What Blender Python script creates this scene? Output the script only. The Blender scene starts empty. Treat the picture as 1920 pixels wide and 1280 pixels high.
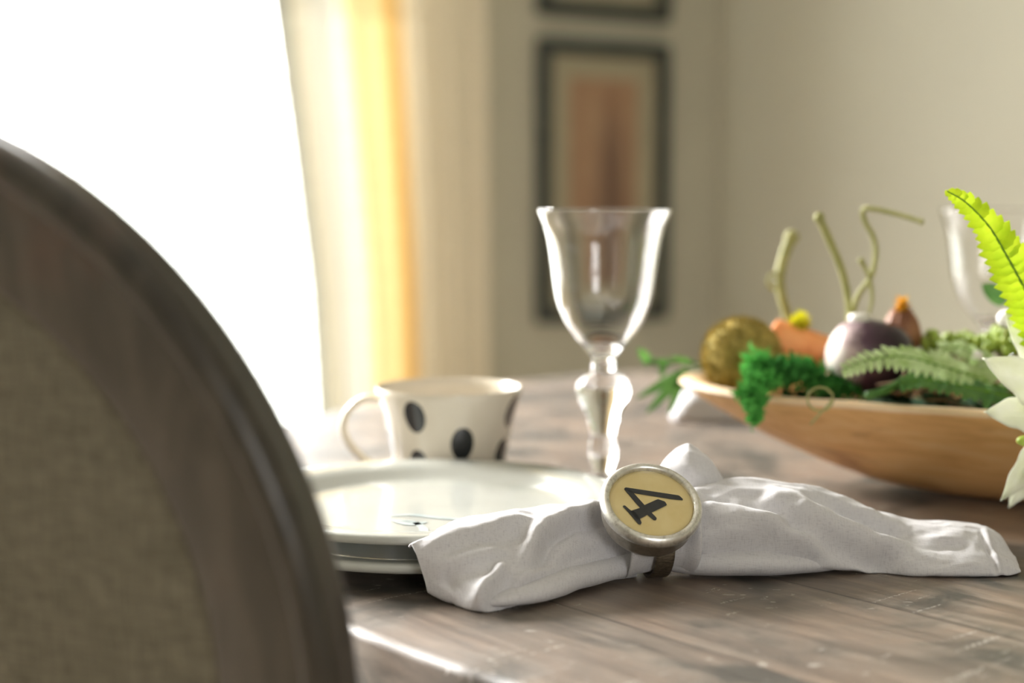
import bpy, bmesh, math, random
import numpy as np
from mathutils import Vector, Matrix, noise
random.seed(7)
S = bpy.context.scene
C = S.collection
PI = math.pi

# ------------------------------------------------------------------ camera
F_PX = 2667.0                      # 50 mm on a 36 mm wide frame, 1920 px across
PITCH = math.atan(245 / F_PX)
TZ = 0.76                          # table top height
CAMZ = TZ + 0.19
cam_d = bpy.data.cameras.new('camera')
cam = bpy.data.objects.new('camera', cam_d); C.objects.link(cam)
cam_d.sensor_width = 36; cam_d.lens = 50.0
cam_d.clip_start = 0.02
cam.location = (0, 0, CAMZ)
cam.rotation_euler = (PI / 2 - PITCH, 0, 0)
cam_d.dof.use_dof = True
cam_d.dof.focus_distance = 0.722
cam_d.dof.aperture_fstop = 3.3
cam_d.dof.aperture_blades = 0
S.camera = cam

# ------------------------------------------------------------------ world, light, exposure
S.view_settings.view_transform = 'Standard'
S.view_settings.look = 'None'
S.view_settings.gamma = 1
S.view_settings.exposure = 0.14
S.cycles.use_denoising = True
S.cycles.max_bounces = 14
S.cycles.transparent_max_bounces = 16
S.cycles.transmission_bounces = 12
S.cycles.caustics_refractive = False
S.cycles.caustics_reflective = False
S.cycles.sample_clamp_indirect = 12
W = bpy.data.worlds.new('overcast_sky'); S.world = W; W.use_nodes = True
wn = W.node_tree.nodes; wl = W.node_tree.links
bg = wn['Background']
SKY = 10.5
tcw = wn.new('ShaderNodeTexCoord'); sxw = wn.new('ShaderNodeSeparateXYZ'); rpw = wn.new('ShaderNodeValToRGB')
wl.new(tcw.outputs['Generated'], sxw.inputs[0]); wl.new(sxw.outputs['Z'], rpw.inputs['Fac'])
rpw.color_ramp.elements[0].position = 0.0; rpw.color_ramp.elements[0].color = (0.50, 0.52, 0.48, 1)
rpw.color_ramp.elements[1].position = 0.12; rpw.color_ramp.elements[1].color = (1.0, 0.99, 0.97, 1)
wl.new(rpw.outputs[0], bg.inputs['Color']); bg.inputs['Strength'].default_value = SKY

# room frame: corner between the window wall and the right wall
CO = Vector((0.497, 3.45, 0))
E1 = Vector((-0.8944, -0.4472, 0))      # along the window wall, away from the corner
E2 = Vector((0.4472, -0.8944, 0))       # along the right wall, towards the viewer
RW, RD, RH = 4.3, 5.2, 2.8
def rp(a, b, z): return CO + E1 * a + E2 * b + Vector((0, 0, z))
WIN1 = (0.835, 3.7, 0.38, 2.52)          # a0,a1,z0,z1 in the window wall (b=0)
FILL_WIN = (1.6, 2.5, 1.0, 2.1)           # a0,a1 of an unseen window added for front fill, in the wall behind the camera (b=RD)
sun = bpy.data.lights.new('hazy_sun', 'SUN'); sun.energy = 18.0; sun.angle = math.radians(26); sun.color = (1.0, .985, .95)
so = bpy.data.objects.new('hazy_sun', sun); C.objects.link(so); so.location = rp(2.2, -2, 3)
sdir = E1 * -1.0 + E2 * 2.1; sdir.normalize(); sdir = (sdir * math.cos(math.radians(31)) + Vector((0, 0, -math.sin(math.radians(31))))).normalized()
so.rotation_euler = sdir.to_track_quat('-Z', 'Y').to_euler()
def portal(name, c, sx, sz, d):
    l = bpy.data.lights.new(name, 'AREA'); l.shape = 'RECTANGLE'; l.size = sx; l.size_y = sz
    l.cycles.is_portal = True
    o = bpy.data.objects.new(name, l); C.objects.link(o); o.location = c
    o.rotation_euler = Vector(d).to_track_quat('-Z', 'Y').to_euler()
portal('daylight_portal', rp((WIN1[0]+WIN1[1])/2, -0.16, (WIN1[2]+WIN1[3])/2), WIN1[1]-WIN1[0], WIN1[3]-WIN1[2], E2)
portal('daylight_portal', rp((FILL_WIN[0]+FILL_WIN[1])/2, RD+0.16, (FILL_WIN[2]+FILL_WIN[3])/2), FILL_WIN[1]-FILL_WIN[0], FILL_WIN[3]-FILL_WIN[2], -E2)

# ------------------------------------------------------------------ helpers
def at(px, py, Y=None, z=None):
    """world point seen at photo pixel (px,py), at world depth Y or height z above the table top"""
    u = (px - 960) / F_PX; v = (640 - py) / F_PX
    d = Vector((u, math.cos(PITCH) + v * math.sin(PITCH), -math.sin(PITCH) + v * math.cos(PITCH)))
    k = Y / d.y if Y is not None else (z - 0.19) / d.z
    return Vector((d.x * k, d.y * k, CAMZ + d.z * k))

def obj(name, verts, faces, mat=None, parent=None, smooth=True, mats=None, fmat=None):
    me = bpy.data.meshes.new(name)
    me.from_pydata([tuple(v) for v in verts], [], faces); me.update()
    if mats:
        for m in mats: me.materials.append(m)
        if fmat: me.polygons.foreach_set('material_index', fmat)
    elif mat: me.materials.append(mat)
    if smooth: me.polygons.foreach_set('use_smooth', [True] * len(me.polygons))
    o = bpy.data.objects.new(name, me); C.objects.link(o)
    if parent: o.parent = parent
    return o

class MB:
    def __init__(s): s.v = []; s.f = []; s.m = []
    def add(s, v, f, mi=0):
        n = len(s.v); s.v += [Vector(p) for p in v]; s.f += [tuple(i + n for i in q) for q in f]; s.m += [mi] * len(f); return s
    def box(s, lo, hi, fn=None, mi=0):
        v = [Vector((x, y, z)) for x in (lo[0], hi[0]) for y in (lo[1], hi[1]) for z in (lo[2], hi[2])]
        if fn: v = [fn(*p) for p in v]
        return s.add(v, [(0,1,3,2),(4,6,7,5),(0,4,5,1),(2,3,7,6),(0,2,6,4),(1,5,7,3)], mi)
    def tube(s, pts, rad, n=10, mi=0, closed=False, flat=1.0):
        pts = [Vector(p) for p in pts]; m = len(pts)
        if not hasattr(rad, '__len__'): rad = [rad] * m
        up = Vector((0.13, 0.21, 0.97)); vs = []; fs = []
        for i, p in enumerate(pts):
            if closed: t = pts[(i+1) % m] - pts[i-1]
            else: t = pts[min(i+1, m-1)] - pts[max(i-1, 0)]
            t.normalize(); a = t.cross(up)
            if a.length < 1e-4: a = t.cross(Vector((1, 0, 0)))
            a.normalize(); b = a.cross(t)
            for k in range(n):
                w = 2 * PI * k / n; vs.append(p + a * math.cos(w) * rad[i] + b * math.sin(w) * rad[i] * flat)
        for i in range(m if closed else m - 1):
            for k in range(n):
                j = (i + 1) % m
                fs.append((i*n+k, i*n+(k+1) % n, j*n+(k+1) % n, j*n+k))
        if not closed:
            fs.append(tuple(range(n))[::-1]); fs.append(tuple((m-1)*n+k for k in range(n)))
        return s.add(vs, fs, mi)
    def lathe(s, prof, n=64, fn=None, mi=0):
        vs = []; fs = []; m = len(prof)
        for r, z in prof:
            for k in range(n):
                w = 2 * PI * k / n; vs.append(Vector((r * math.cos(w), r * math.sin(w), z)))
        for i in range(m - 1):
            for k in range(n):
                fs.append((i*n+k, i*n+(k+1) % n, (i+1)*n+(k+1) % n, (i+1)*n+k))
        if fn: vs = [fn(p) for p in vs]
        return s.add(vs, fs, mi)
    def grid(s, G, mi=0, wrap=False):
        """G: list of rows of points"""
        nr, nc = len(G), len(G[0]); fs = []
        for i in range(nr - 1):
            for j in range(nc if wrap else nc - 1):
                k = (j + 1) % nc; fs.append((i*nc+j, i*nc+k, (i+1)*nc+k, (i+1)*nc+j))
        return s.add([p for r in G for p in r], fs, mi)
    def sphere(s, c, r, nu=16, nv=10, fn=None, mi=0):
        G = []
        for i in range(nv + 1):
            a = PI * i / nv; a = min(max(a, 0.02), PI - 0.02)
            G.append([Vector((math.sin(a) * math.cos(2*PI*k/nu), math.sin(a) * math.sin(2*PI*k/nu), math.cos(a))) for k in range(nu)])
        rr = r if hasattr(r, '__len__') else (r, r, r)
        G = [[Vector(c) + (fn(p) if fn else Vector((p.x*rr[0], p.y*rr[1], p.z*rr[2]))) for p in row] for row in G]
        return s.grid(G, mi, wrap=True)
    def build(s, name, mat=None, parent=None, smooth=True, mats=None):
        return obj(name, s.v, s.f, mat, parent, smooth, mats, s.m if mats else None)

def fix_normals(o):
    bm = bmesh.new(); bm.from_mesh(o.data); bmesh.ops.recalc_face_normals(bm, faces=bm.faces); bm.to_mesh(o.data); bm.free(); return o
def bevel(o, w, seg=3):
    m = o.modifiers.new('bevel', 'BEVEL'); m.width = w; m.segments = seg; m.limit_method = 'ANGLE'; return o
def autosm(o, deg=40):
    bm = bmesh.new(); bm.from_mesh(o.data)
    for e in bm.edges:
        if len(e.link_faces) == 2: e.smooth = e.calc_face_angle(0) < math.radians(deg)
    bm.to_mesh(o.data); bm.free(); return o
def thing(name, label, cat, loc=(0, 0, 0), group=None):
    o = bpy.data.objects.new(name, None); C.objects.link(o); o.location = loc; o.empty_display_size = 0.02
    o['label'] = label; o['category'] = cat
    if group: o['group'] = group
    return o
def tag(o, label, cat, group=None, kind=None):
    o['label'] = label; o['category'] = cat
    if group: o['group'] = group
    if kind: o['kind'] = kind
    return o
def struct(o): o['kind'] = 'structure'; return o
def rebase(o):
    """move a mesh's coordinates so that it sits relative to its parent's location"""
    if o.parent: 
        l = o.parent.matrix_basis.translation.copy()
        p = o.parent
        while p.parent: p = p.parent; l = l + p.matrix_basis.translation
        o.data.transform(Matrix.Translation(-l))
    return o
def crom(P, n):
    """Catmull-Rom through P with n samples"""
    P = [Vector(p) for p in P]; m = len(P) - 1; out = []
    for i in range(n):
        t = m * i / (n - 1); k = min(int(t), m - 1); f = t - k
        a = P[k-1] if k > 0 else P[0] * 2 - P[1]; b = P[k]; c = P[k+1]; d = P[k+2] if k + 2 <= m else P[m] * 2 - P[m-1]
        out.append(0.5 * (2*b + (c-a)*f + (2*a-5*b+4*c-d)*f*f + (3*b-a-3*c+d)*f*f*f))
    return out
def interp(x, xs, ys): return float(np.interp(x, xs, ys))

# ------------------------------------------------------------------ materials
class NT:
    def __init__(s, name):
        s.m = bpy.data.materials.new(name); s.m.use_nodes = True
        s.n = s.m.node_tree.nodes; s.l = s.m.node_tree.links; s.b = s.n['Principled BSDF']; s.out = s.n['Material Output']
    def nd(s, t, **k):
        x = s.n.new(t)
        for a, v in k.items():
            if a in x.inputs: x.inputs[a].default_value = v
            else: setattr(x, a, v)
        return x
    def link(s, a, b): s.l.new(a, b)
    def coord(s, scale=(1, 1, 1), rot=(0, 0, 0), loc=(0, 0, 0), kind='Object'):
        t = s.nd('ShaderNodeTexCoord'); m = s.nd('ShaderNodeMapping')
        m.inputs['Scale'].default_value = scale; m.inputs['Rotation'].default_value = rot; m.inputs['Location'].default_value = loc
        s.link(t.outputs[kind], m.inputs[0]); return m.outputs[0]
    def noise(s, vec, scale, detail=4, rough=.5, dist=0):
        x = s.nd('ShaderNodeTexNoise'); x.inputs['Scale'].default_value = scale; x.inputs['Detail'].default_value = detail
        x.inputs['Roughness'].default_value = rough; x.inputs['Distortion'].default_value = dist
        s.link(vec, x.inputs['Vector']); return x.outputs['Fac']
    def ramp(s, fac, stops, interp='LINEAR'):
        x = s.nd('ShaderNodeValToRGB'); cr = x.color_ramp; cr.interpolation = interp
        while len(cr.elements) < len(stops): cr.elements.new(0.5)
        for e, (p, c) in zip(cr.elements, stops): e.position = p; e.color = (*c, 1)
        s.link(fac, x.inputs[0]); return x.outputs[0]
    def mix(s, fac, a, b, mode='MIX'):
        x = s.nd('ShaderNodeMix', data_type='RGBA', blend_type=mode)
        for i, v in ((0, fac), (6, a), (7, b)):
            if hasattr(v, 'is_output'): s.link(v, x.inputs[i])
            elif i == 0: x.inputs[0].default_value = v
            else: x.inputs[i].default_value = (*v, 1)
        return x.outputs[2]
    def math(s, op, a, b=None, c=None):
        x = s.nd('ShaderNodeMath', operation=op)
        for i, v in enumerate((a, b, c)):
            if v is None: continue
            if hasattr(v, 'is_output'): s.link(v, x.inputs[i])
            else: x.inputs[i].default_value = v
        return x.outputs[0]
    def bump(s, h, strength=.3, dist=.001):
        x = s.nd('ShaderNodeBump'); x.inputs['Strength'].default_value = strength; x.inputs['Distance'].default_value = dist
        s.link(h, x.inputs['Height']); s.link(x.outputs[0], s.b.inputs['Normal'])
    def col(s, v):
        if hasattr(v, 'is_output'): s.link(v, s.b.inputs['Base Color'])
        else: s.b.inputs['Base Color'].default_value = (*v, 1)
    def set(s, **k):
        for a, v in k.items(): s.b.inputs[a.replace('_', ' ')].default_value = v
        return s

def mottled(name, c1, c2, rough=.6, scale=60, bump=0.2, bd=.0008, sss=0, metal=0, trans=0):
    t = NT(name); v = t.coord(); n = t.noise(v, scale, 5, .6)
    t.col(t.ramp(n, [(.3, c1), (.7, c2)])); t.set(Roughness=rough, Metallic=metal)
    if sss: t.b.inputs['Subsurface Weight'].default_value = sss; t.b.inputs['Subsurface Radius'].default_value = (.004, .003, .002)
    if bump: t.bump(t.noise(v, scale * 3, 3), bump, bd)
    if trans:
        tr = t.nd('ShaderNodeBsdfTranslucent'); mx = t.nd('ShaderNodeMixShader'); mx.inputs[0].default_value = trans
        t.link(t.ramp(n, [(.3, c1), (.7, c2)]), tr.inputs[0]); t.link(t.b.outputs[0], mx.inputs[1]); t.link(tr.outputs[0], mx.inputs[2]); t.link(mx.outputs[0], t.out.inputs[0])
    return t.m

M = {}
# wall paint
t = NT('wall_paint'); v = t.coord(); t.col(t.ramp(t.noise(v, 3, 3), [(.3, (.49, .478, .398)), (.7, (.51, .498, .412))])); t.set(Roughness=.75); t.bump(t.noise(v, 180, 3), .15, .001); M['wall'] = t.m
t = NT('ceiling_paint'); v = t.coord(); t.col(t.ramp(t.noise(v, 3, 3), [(.3, (.74, .73, .70)), (.7, (.76, .75, .72))])); t.set(Roughness=.85); M['ceil'] = t.m
t = NT('white_trim'); v = t.coord(); t.col(t.ramp(t.noise(v, 8, 3), [(.3, (.78, .77, .74)), (.7, (.82, .81, .78))])); t.set(Roughness=.4); M['trim'] = t.m
# floor
t = NT('floor_boards'); v = t.coord(); br = t.nd('ShaderNodeTexBrick'); t.link(v, br.inputs['Vector'])
br.inputs['Scale'].default_value = 1; br.inputs['Brick Width'].default_value = 1.2; br.inputs['Row Height'].default_value = .13; br.inputs['Mortar Size'].default_value = .002
br.inputs['Color1'].default_value = (.42, .33, .25, 1); br.inputs['Color2'].default_value = (.50, .40, .30, 1); br.inputs['Mortar'].default_value = (.05, .03, .02, 1)
t.col(br.outputs[0]); t.set(Roughness=.45); M['floor'] = t.m
# window glass: lets daylight straight through
t = NT('window_glass'); tr = t.nd('ShaderNodeBsdfTransparent'); gl = t.nd('ShaderNodeBsdfGlossy'); gl.inputs['Roughness'].default_value = .02
mx = t.nd('ShaderNodeMixShader'); mx.inputs[0].default_value = .06
t.link(tr.outputs[0], mx.inputs[1]); t.link(gl.outputs[0], mx.inputs[2]); t.link(mx.outputs[0], t.out.inputs[0]); M['pane'] = t.m
# clear drinking glass
t = NT('clear_glass'); t.col((1, 1, 1)); t.set(Roughness=0.0, IOR=1.48, Transmission_Weight=1.0); M['glass'] = t.m
# ---- table wood: planks along a diagonal, darkened knots, pale saw marks across the grain
def table_wood(name, dark=1.0):
    t = NT(name)
    PA = math.radians(50)
    v = t.coord(rot=(0, 0, PA))
    sx = t.nd('ShaderNodeSeparateXYZ'); t.link(v, sx.inputs[0])
    pw = .118
    pid = t.math('FLOOR', t.math('DIVIDE', sx.outputs['Y'], pw))
    fr = t.math('FRACT', t.math('DIVIDE', sx.outputs['Y'], pw))
    seam = t.math('LESS_THAN', t.math('MINIMUM', fr, t.math('SUBTRACT', 1.0, fr)), .007)
    wn_ = t.nd('ShaderNodeTexWhiteNoise', noise_dimensions='1D'); t.link(pid, wn_.inputs['W'])
    cmb = t.nd('ShaderNodeCombineXYZ'); t.link(t.math('MULTIPLY', wn_.outputs['Value'], 7.0), cmb.inputs['X'])
    add = t.nd('ShaderNodeVectorMath', operation='ADD'); t.link(v, add.inputs[0]); t.link(cmb.outputs[0], add.inputs[1])
    st = t.nd('ShaderNodeMapping'); st.inputs['Scale'].default_value = (1.6, 14, 10); t.link(add.outputs[0], st.inputs[0])
    grain = t.noise(st.outputs[0], 8, 8, .65, .6)
    st2 = t.nd('ShaderNodeMapping'); st2.inputs['Scale'].default_value = (4, 90, 10); t.link(add.outputs[0], st2.inputs[0])
    fine = t.noise(st2.outputs[0], 10, 6, .7)
    big = t.noise(add.outputs[0], 13, 4, .6, .5)
    base = t.ramp(grain, [(.25, (.075, .057, .046)), (.45, (.155, .122, .098)), (.58, (.225, .185, .15)), (.78, (.33, .285, .24))])
    tone = t.ramp(big, [(.38, (.05, .06, .055)), (.50, (.42, .40, .38)), (.70, (.60, .50, .43))])
    c = t.mix(.95, base, tone, 'OVERLAY')
    c = t.mix(t.math('MULTIPLY', wn_.outputs['Value'], .35), c, (.20, .165, .14))
    # saw marks: short pale dashes running across the grain
    sm = t.nd('ShaderNodeMapping'); sm.inputs['Scale'].default_value = (260, 16, 1); sm.inputs['Rotation'].default_value = (0, 0, math.radians(9)); t.link(add.outputs[0], sm.inputs[0])
    dash = t.noise(sm.outputs[0], 1.0, 2, .5)
    brk = t.noise(v, 620, 2, .5); zone = t.noise(v, 11, 3, .5)
    saw = t.math('MULTIPLY', t.math('MULTIPLY', t.math('GREATER_THAN', dash, .63), t.math('GREATER_THAN', brk, .52)), t.math('GREATER_THAN', zone, .52))
    chips = t.math('MULTIPLY', t.math('GREATER_THAN', t.noise(t.coord(scale=(1, 2.4, 1), rot=(0, 0, PA)), 60, 3, .6), .67), t.math('GREATER_THAN', t.noise(v, 9, 2), .5))
    lightc = (.62, .58, .52)
    c = t.mix(t.math('MULTIPLY', saw, .55), c, lightc)
    c = t.mix(t.math('MULTIPLY', chips, .5), c, lightc)
    c = t.mix(t.math('MULTIPLY', seam, .8), c, (.03, .02, .016))
    t.col(c)
    t.link(t.ramp(grain, [(.3, (.42,)*3), (.7, (.55,)*3)]), t.b.inputs['Roughness'])
    h = t.math('SUBTRACT', t.math('ADD', t.math('MULTIPLY', fine, .5), t.math('MULTIPLY', grain, .6)), t.math('MULTIPLY', seam, 1.2))
    h = t.math('SUBTRACT', h, t.math('MULTIPLY', saw, .3))
    t.bump(h, .35, .0012)
    t.b.inputs['Specular IOR Level'].default_value = .8
    t.b.inputs['Coat Weight'].default_value = .35; t.b.inputs['Coat Roughness'].default_value = .5
    return t.m
M['table'] = table_wood('weathered_table_wood')
t = NT('table_base_wood'); v = t.coord(scale=(8, 8, 1.2)); g = t.noise(v, 6, 7, .65, .5)
t.col(t.ramp(g, [(.3, (.07, .05, .04)), (.6, (.16, .12, .09)), (.8, (.27, .22, .17))])); t.set(Roughness=.55); t.bump(g, .3, .001); M['tbase'] = t.m
# chair
t = NT('chair_wood'); v = t.coord(scale=(10, 10, 3)); g = t.noise(v, 6, 7, .65, .8); b2 = t.noise(t.coord(), 14, 4, .6)
c = t.ramp(g, [(.25, (.022, .019, .015)), (.5, (.043, .036, .028)), (.75, (.080, .067, .053))])
c = t.mix(t.ramp(b2, [(.58, (0,)*3), (.75, (.6,)*3)]), c, (.10, .050, .034))
t.col(c); t.set(Roughness=.33); t.bump(g, .25, .0006); M['chair'] = t.m
t = NT('linen_upholstery'); v = t.coord(); wx = t.noise(t.coord(scale=(1100, 90, 90)), 1, 2); wz = t.noise(t.coord(scale=(90, 90, 900)), 1, 2)
c = t.mix(.5, t.ramp(wx, [(.35, (.09, .082, .057)), (.65, (.205, .185, .135))]), t.ramp(wz, [(.35, (.10, .09, .063)), (.65, (.205, .188, .14))]))
t.col(c); t.set(Roughness=.95); t.bump(t.math('ADD', wx, wz), .6, .001); M['linen'] = t.m
# white napkin linen
t = NT('white_napkin_linen'); v = t.coord()
a1 = t.noise(t.coord(scale=(2600, 240, 240), rot=(0, 0, .2)), 1, 2); a2 = t.noise(t.coord(scale=(240, 1700, 1700), rot=(0, 0, .2)), 1, 2)
wv = t.math('ADD', a1, a2)
cr = t.noise(v, 55, 4, .55, .4)
t.col(t.ramp(wv, [(.7, (.58, .562, .582)), (1.15, (.71, .695, .712))])); t.set(Roughness=.9)
t.b.inputs['Sheen Weight'].default_value = .15
t.bump(t.math('ADD', t.math('MULTIPLY', wv, .09), cr), .55, .0016)
tr = t.nd('ShaderNodeBsdfTranslucent'); tr.inputs[0].default_value = (.86, .84, .86, 1); mx = t.nd('ShaderNodeMixShader'); mx.inputs[0].default_value = .10
t.link(t.b.outputs[0], mx.inputs[1]); t.link(tr.outputs[0], mx.inputs[2]); t.link(mx.outputs[0], t.out.inputs[0]); M['napkin'] = t.m
# metal
t = NT('worn_nickel'); v = t.coord(); n = t.noise(v, 400, 4, .6); t.col(t.ramp(n, [(.3, (.50, .48, .44)), (.5, (.76, .75, .70)), (.7, (.84, .83, .79))])); t.set(Metallic=.9)
t.link(t.ramp(n, [(.3, (.45,)*3), (.6, (.30,)*3)]), t.b.inputs['Roughness']); t.bump(t.noise(v, 250, 3), .2, .0004); M['nickel'] = t.m
t = NT('brushed_dark_nickel'); v = t.coord(); n = t.noise(v, 300, 4, .6); t.col(t.ramp(n, [(.3, (.34, .31, .26)), (.7, (.52, .48, .41))])); t.set(Metallic=.9, Roughness=.36); M['nickeld'] = t.m
t = NT('tarnished_band'); v = t.coord(scale=(1, 1, 6)); n = t.noise(v, 300, 4, .6); t.col(t.ramp(n, [(.3, (.12, .10, .075)), (.7, (.34, .29, .22))])); t.set(Metallic=.9, Roughness=.42); t.bump(n, .3, .0005); M['band'] = t.m
t = NT('cream_enamel'); v = t.coord(); n = t.noise(v, 90, 3); t.col(t.ramp(n, [(.3, (.70, .55, .24)), (.7, (.76, .62, .30))])); t.set(Roughness=.25, Coat_Weight=.6, Coat_Roughness=.08); M['cream'] = t.m
t = NT('black_numeral'); v = t.coord(); t.col(t.ramp(t.noise(v, 300, 2), [(.3, (.022, .024, .026)), (.7, (.034, .036, .038))])); t.set(Roughness=.35); M['ink'] = t.m
# ceramics
t = NT('white_glazed_stoneware'); v = t.coord(); t.col(t.ramp(t.noise(v, 25, 3), [(.3, (.52, .53, .49)), (.7, (.56, .57, .53))])); t.set(Roughness=.16); t.b.inputs['Coat Weight'].default_value = .3; M['plate'] = t.m
t = NT('pale_blue_glaze_line'); v = t.coord(); t.col(t.ramp(t.noise(v, 60, 3), [(.3, (.42, .49, .50)), (.7, (.60, .66, .66))])); t.set(Roughness=.25); M['line'] = t.m
t = NT('spotted_cream_glaze')
v = t.nd('ShaderNodeTexCoord').outputs['Object']; sx = t.nd('ShaderNodeSeparateXYZ'); t.link(v, sx.inputs[0])
ang = t.math('ARCTAN2', sx.outputs['X'], t.math('MULTIPLY', sx.outputs['Y'], -1.0))      # 0 faces the viewer, + to the right
# (angle, height, half-angle, half-height)
SPOTS = [(-.48, .0555, .175, .0108), (.25, .0375, .185, .0112), (-.50, .0225, .18, .0105), (1.20, .0560, .20, .0110), (1.10, .0270, .20, .0110),
         (1.95, .0400, .18, .0105), (2.75, .055, .18, .0105), (2.6, .020, .18, .0105), (-2.65, .040, .18, .0105), (-1.95, .056, .18, .0105), (-1.25, .034, .18, .0105), (-2.0, .018, .18, .0105), (.55, .010, .18, .0100), (-.1, .009, .18, .0100)]
tot = None
for a0, z0, ra, rz in SPOTS:
    dx = t.math('DIVIDE', t.math('SUBTRACT', ang, a0), ra); dz = t.math('DIVIDE', t.math('SUBTRACT', sx.outputs['Z'], z0), rz)
    q = t.math('LESS_THAN', t.math('ADD', t.math('POWER', t.math('ABSOLUTE', dx), 2), t.math('POWER', t.math('ABSOLUTE', dz), 2)), 1.0)
    tot = q if tot is None else t.math('MAXIMUM', tot, q)
rad2 = t.math('ADD', t.math('POWER', t.math('ABSOLUTE', sx.outputs['X']), 2), t.math('POWER', t.math('ABSOLUTE', sx.outputs['Y']), 2))
rout = t.math('ADD', .0345, t.math('MULTIPLY', sx.outputs['Z'], .175)) 
outside = t.math('GREATER_THAN', rad2, t.math('POWER', rout, 2))
cn = t.noise(t.coord(), 40, 3)
c = t.mix(t.math('MULTIPLY', tot, outside), t.ramp(cn, [(.3, (.66, .59, .48)), (.7, (.71, .64, .53))]), (.016, .018, .02))
t.col(c); t.set(Roughness=.18); t.b.inputs['Coat Weight'].default_value = .4; M['mug'] = t.m
t = NT('cream_glaze'); v = t.coord(); t.col(t.ramp(t.noise(v, 40, 3), [(.3, (.66, .59, .47)), (.7, (.71, .64, .52))])); t.set(Roughness=.18); t.b.inputs['Coat Weight'].default_value = .4; M['glaze'] = t.m
# bowl wood
t = NT('honey_wood'); v = t.coord(scale=(2.0, 12, 16)); g = t.noise(v, 7, 7, .6, .8); k = t.noise(t.coord(scale=(1.2, 4, 5)), 9, 4, .6, .6)
c = t.ramp(g, [(.25, (.62, .32, .115)), (.5, (.84, .49, .20)), (.75, (.90, .60, .29))])
c = t.mix(t.ramp(k, [(.56, (0,)*3), (.72, (.75,)*3)]), c, (.42, .18, .075))
t.col(c); t.set(Roughness=.5); t.bump(g, .2, .0008); M['bowl'] = t.m
M['lip'] = mottled('worn_lit_rim_wood', (.80, .55, .32), (.90, .70, .47), .5, 30, .2, .0006)  # worn rim wood, paled to paint in the lit edge of the lip
# curtain: edge shade and window backlight painted across the cloth as colour bands
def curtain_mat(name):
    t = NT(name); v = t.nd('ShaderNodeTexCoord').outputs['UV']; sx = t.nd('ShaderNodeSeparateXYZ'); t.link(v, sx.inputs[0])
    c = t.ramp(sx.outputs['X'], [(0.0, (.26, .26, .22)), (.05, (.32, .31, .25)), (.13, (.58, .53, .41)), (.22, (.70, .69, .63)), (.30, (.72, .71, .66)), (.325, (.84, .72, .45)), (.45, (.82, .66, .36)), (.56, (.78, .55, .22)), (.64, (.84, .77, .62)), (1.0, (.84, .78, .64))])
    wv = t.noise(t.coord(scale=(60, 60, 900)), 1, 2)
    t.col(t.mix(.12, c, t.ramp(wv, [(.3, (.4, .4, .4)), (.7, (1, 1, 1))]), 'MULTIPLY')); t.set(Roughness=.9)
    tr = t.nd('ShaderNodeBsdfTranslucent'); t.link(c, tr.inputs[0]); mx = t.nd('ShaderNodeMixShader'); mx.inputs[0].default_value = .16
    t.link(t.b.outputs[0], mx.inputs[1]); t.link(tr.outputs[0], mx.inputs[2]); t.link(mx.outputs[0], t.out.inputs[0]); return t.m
M['curtain'] = curtain_mat('backlight_painted_curtain')
t = NT('blind_slat'); v = t.coord(); t.col(t.ramp(t.noise(v, 5, 2), [(.3, (.86, .86, .84)), (.7, (.9, .9, .88))])); t.set(Roughness=.5)
tr = t.nd('ShaderNodeBsdfTranslucent'); tr.inputs[0].default_value = (.9, .9, .88, 1); mx = t.nd('ShaderNodeMixShader'); mx.inputs[0].default_value = .45
t.link(t.b.outputs[0], mx.inputs[1]); t.link(tr.outputs[0], mx.inputs[2]); t.link(mx.outputs[0], t.out.inputs[0]); M['slat'] = t.m
# picture
t = NT('black_green_frame'); v = t.coord(); t.col(t.ramp(t.noise(v, 30, 4), [(.3, (.022, .030, .028)), (.7, (.040, .050, .046))])); t.set(Roughness=.4); M['frame'] = t.m
t = NT('sage_mat_board'); v = t.coord(); t.col(t.ramp(t.noise(v, 60, 2), [(.3, (.36, .33, .235)), (.7, (.39, .355, .255))])); t.set(Roughness=.8); M['matb'] = t.m
t = NT('faded_botanical_print'); v = t.nd('ShaderNodeTexCoord').outputs['UV']
n = t.noise(v, 4, 4, .6, .4); c = t.ramp(n, [(.3, (.30, .175, .105)), (.55, (.37, .235, .145)), (.75, (.40, .28, .175))])
gr = t.nd('ShaderNodeMapping'); gr.inputs['Location'].default_value = (-.62*3.0, -.30*1.25, 0); gr.inputs['Scale'].default_value = (3.0, 1.25, 1); t.link(v, gr.inputs[0])
sph = t.nd('ShaderNodeTexGradient', gradient_type='SPHERICAL'); t.link(gr.outputs[0], sph.inputs[0])
c = t.mix(t.ramp(t.math('MULTIPLY', sph.outputs['Fac'], t.math('ADD', .6, n)), [(.15, (0,)*3), (.6, (.75,)*3)]), c, (.13, .075, .055))
t.col(c); t.set(Roughness=.6); M['print'] = t.m
# plants and vegetables
M['moss'] = mottled('bright_green_moss', (.06, .34, .05), (.20, .66, .14), .9, 90, .3, .002, trans=.35)
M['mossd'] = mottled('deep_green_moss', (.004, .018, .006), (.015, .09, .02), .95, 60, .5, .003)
M['ball'] = mottled('olive_moss_fuzz', (.20, .16, .03), (.60, .45, .12), .95, 160, .7, .003)
M['carrot'] = mottled('carrot_orange', (.88, .28, .08), (.96, .45, .18), .55, 45, .3, .001, sss=.1)
M['stem'] = mottled('pale_green_stem', (.32, .32, .10), (.52, .50, .22), .6, 60, .2, .0005, trans=.25)
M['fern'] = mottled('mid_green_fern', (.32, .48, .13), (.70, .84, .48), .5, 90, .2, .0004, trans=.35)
M['fernd'] = mottled('dark_green_leaf', (.04, .14, .025), (.14, .30, .07), .5, 90, .2, .0004, trans=.3)  # darker leaf green for sprigs, stalks and one frond
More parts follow.
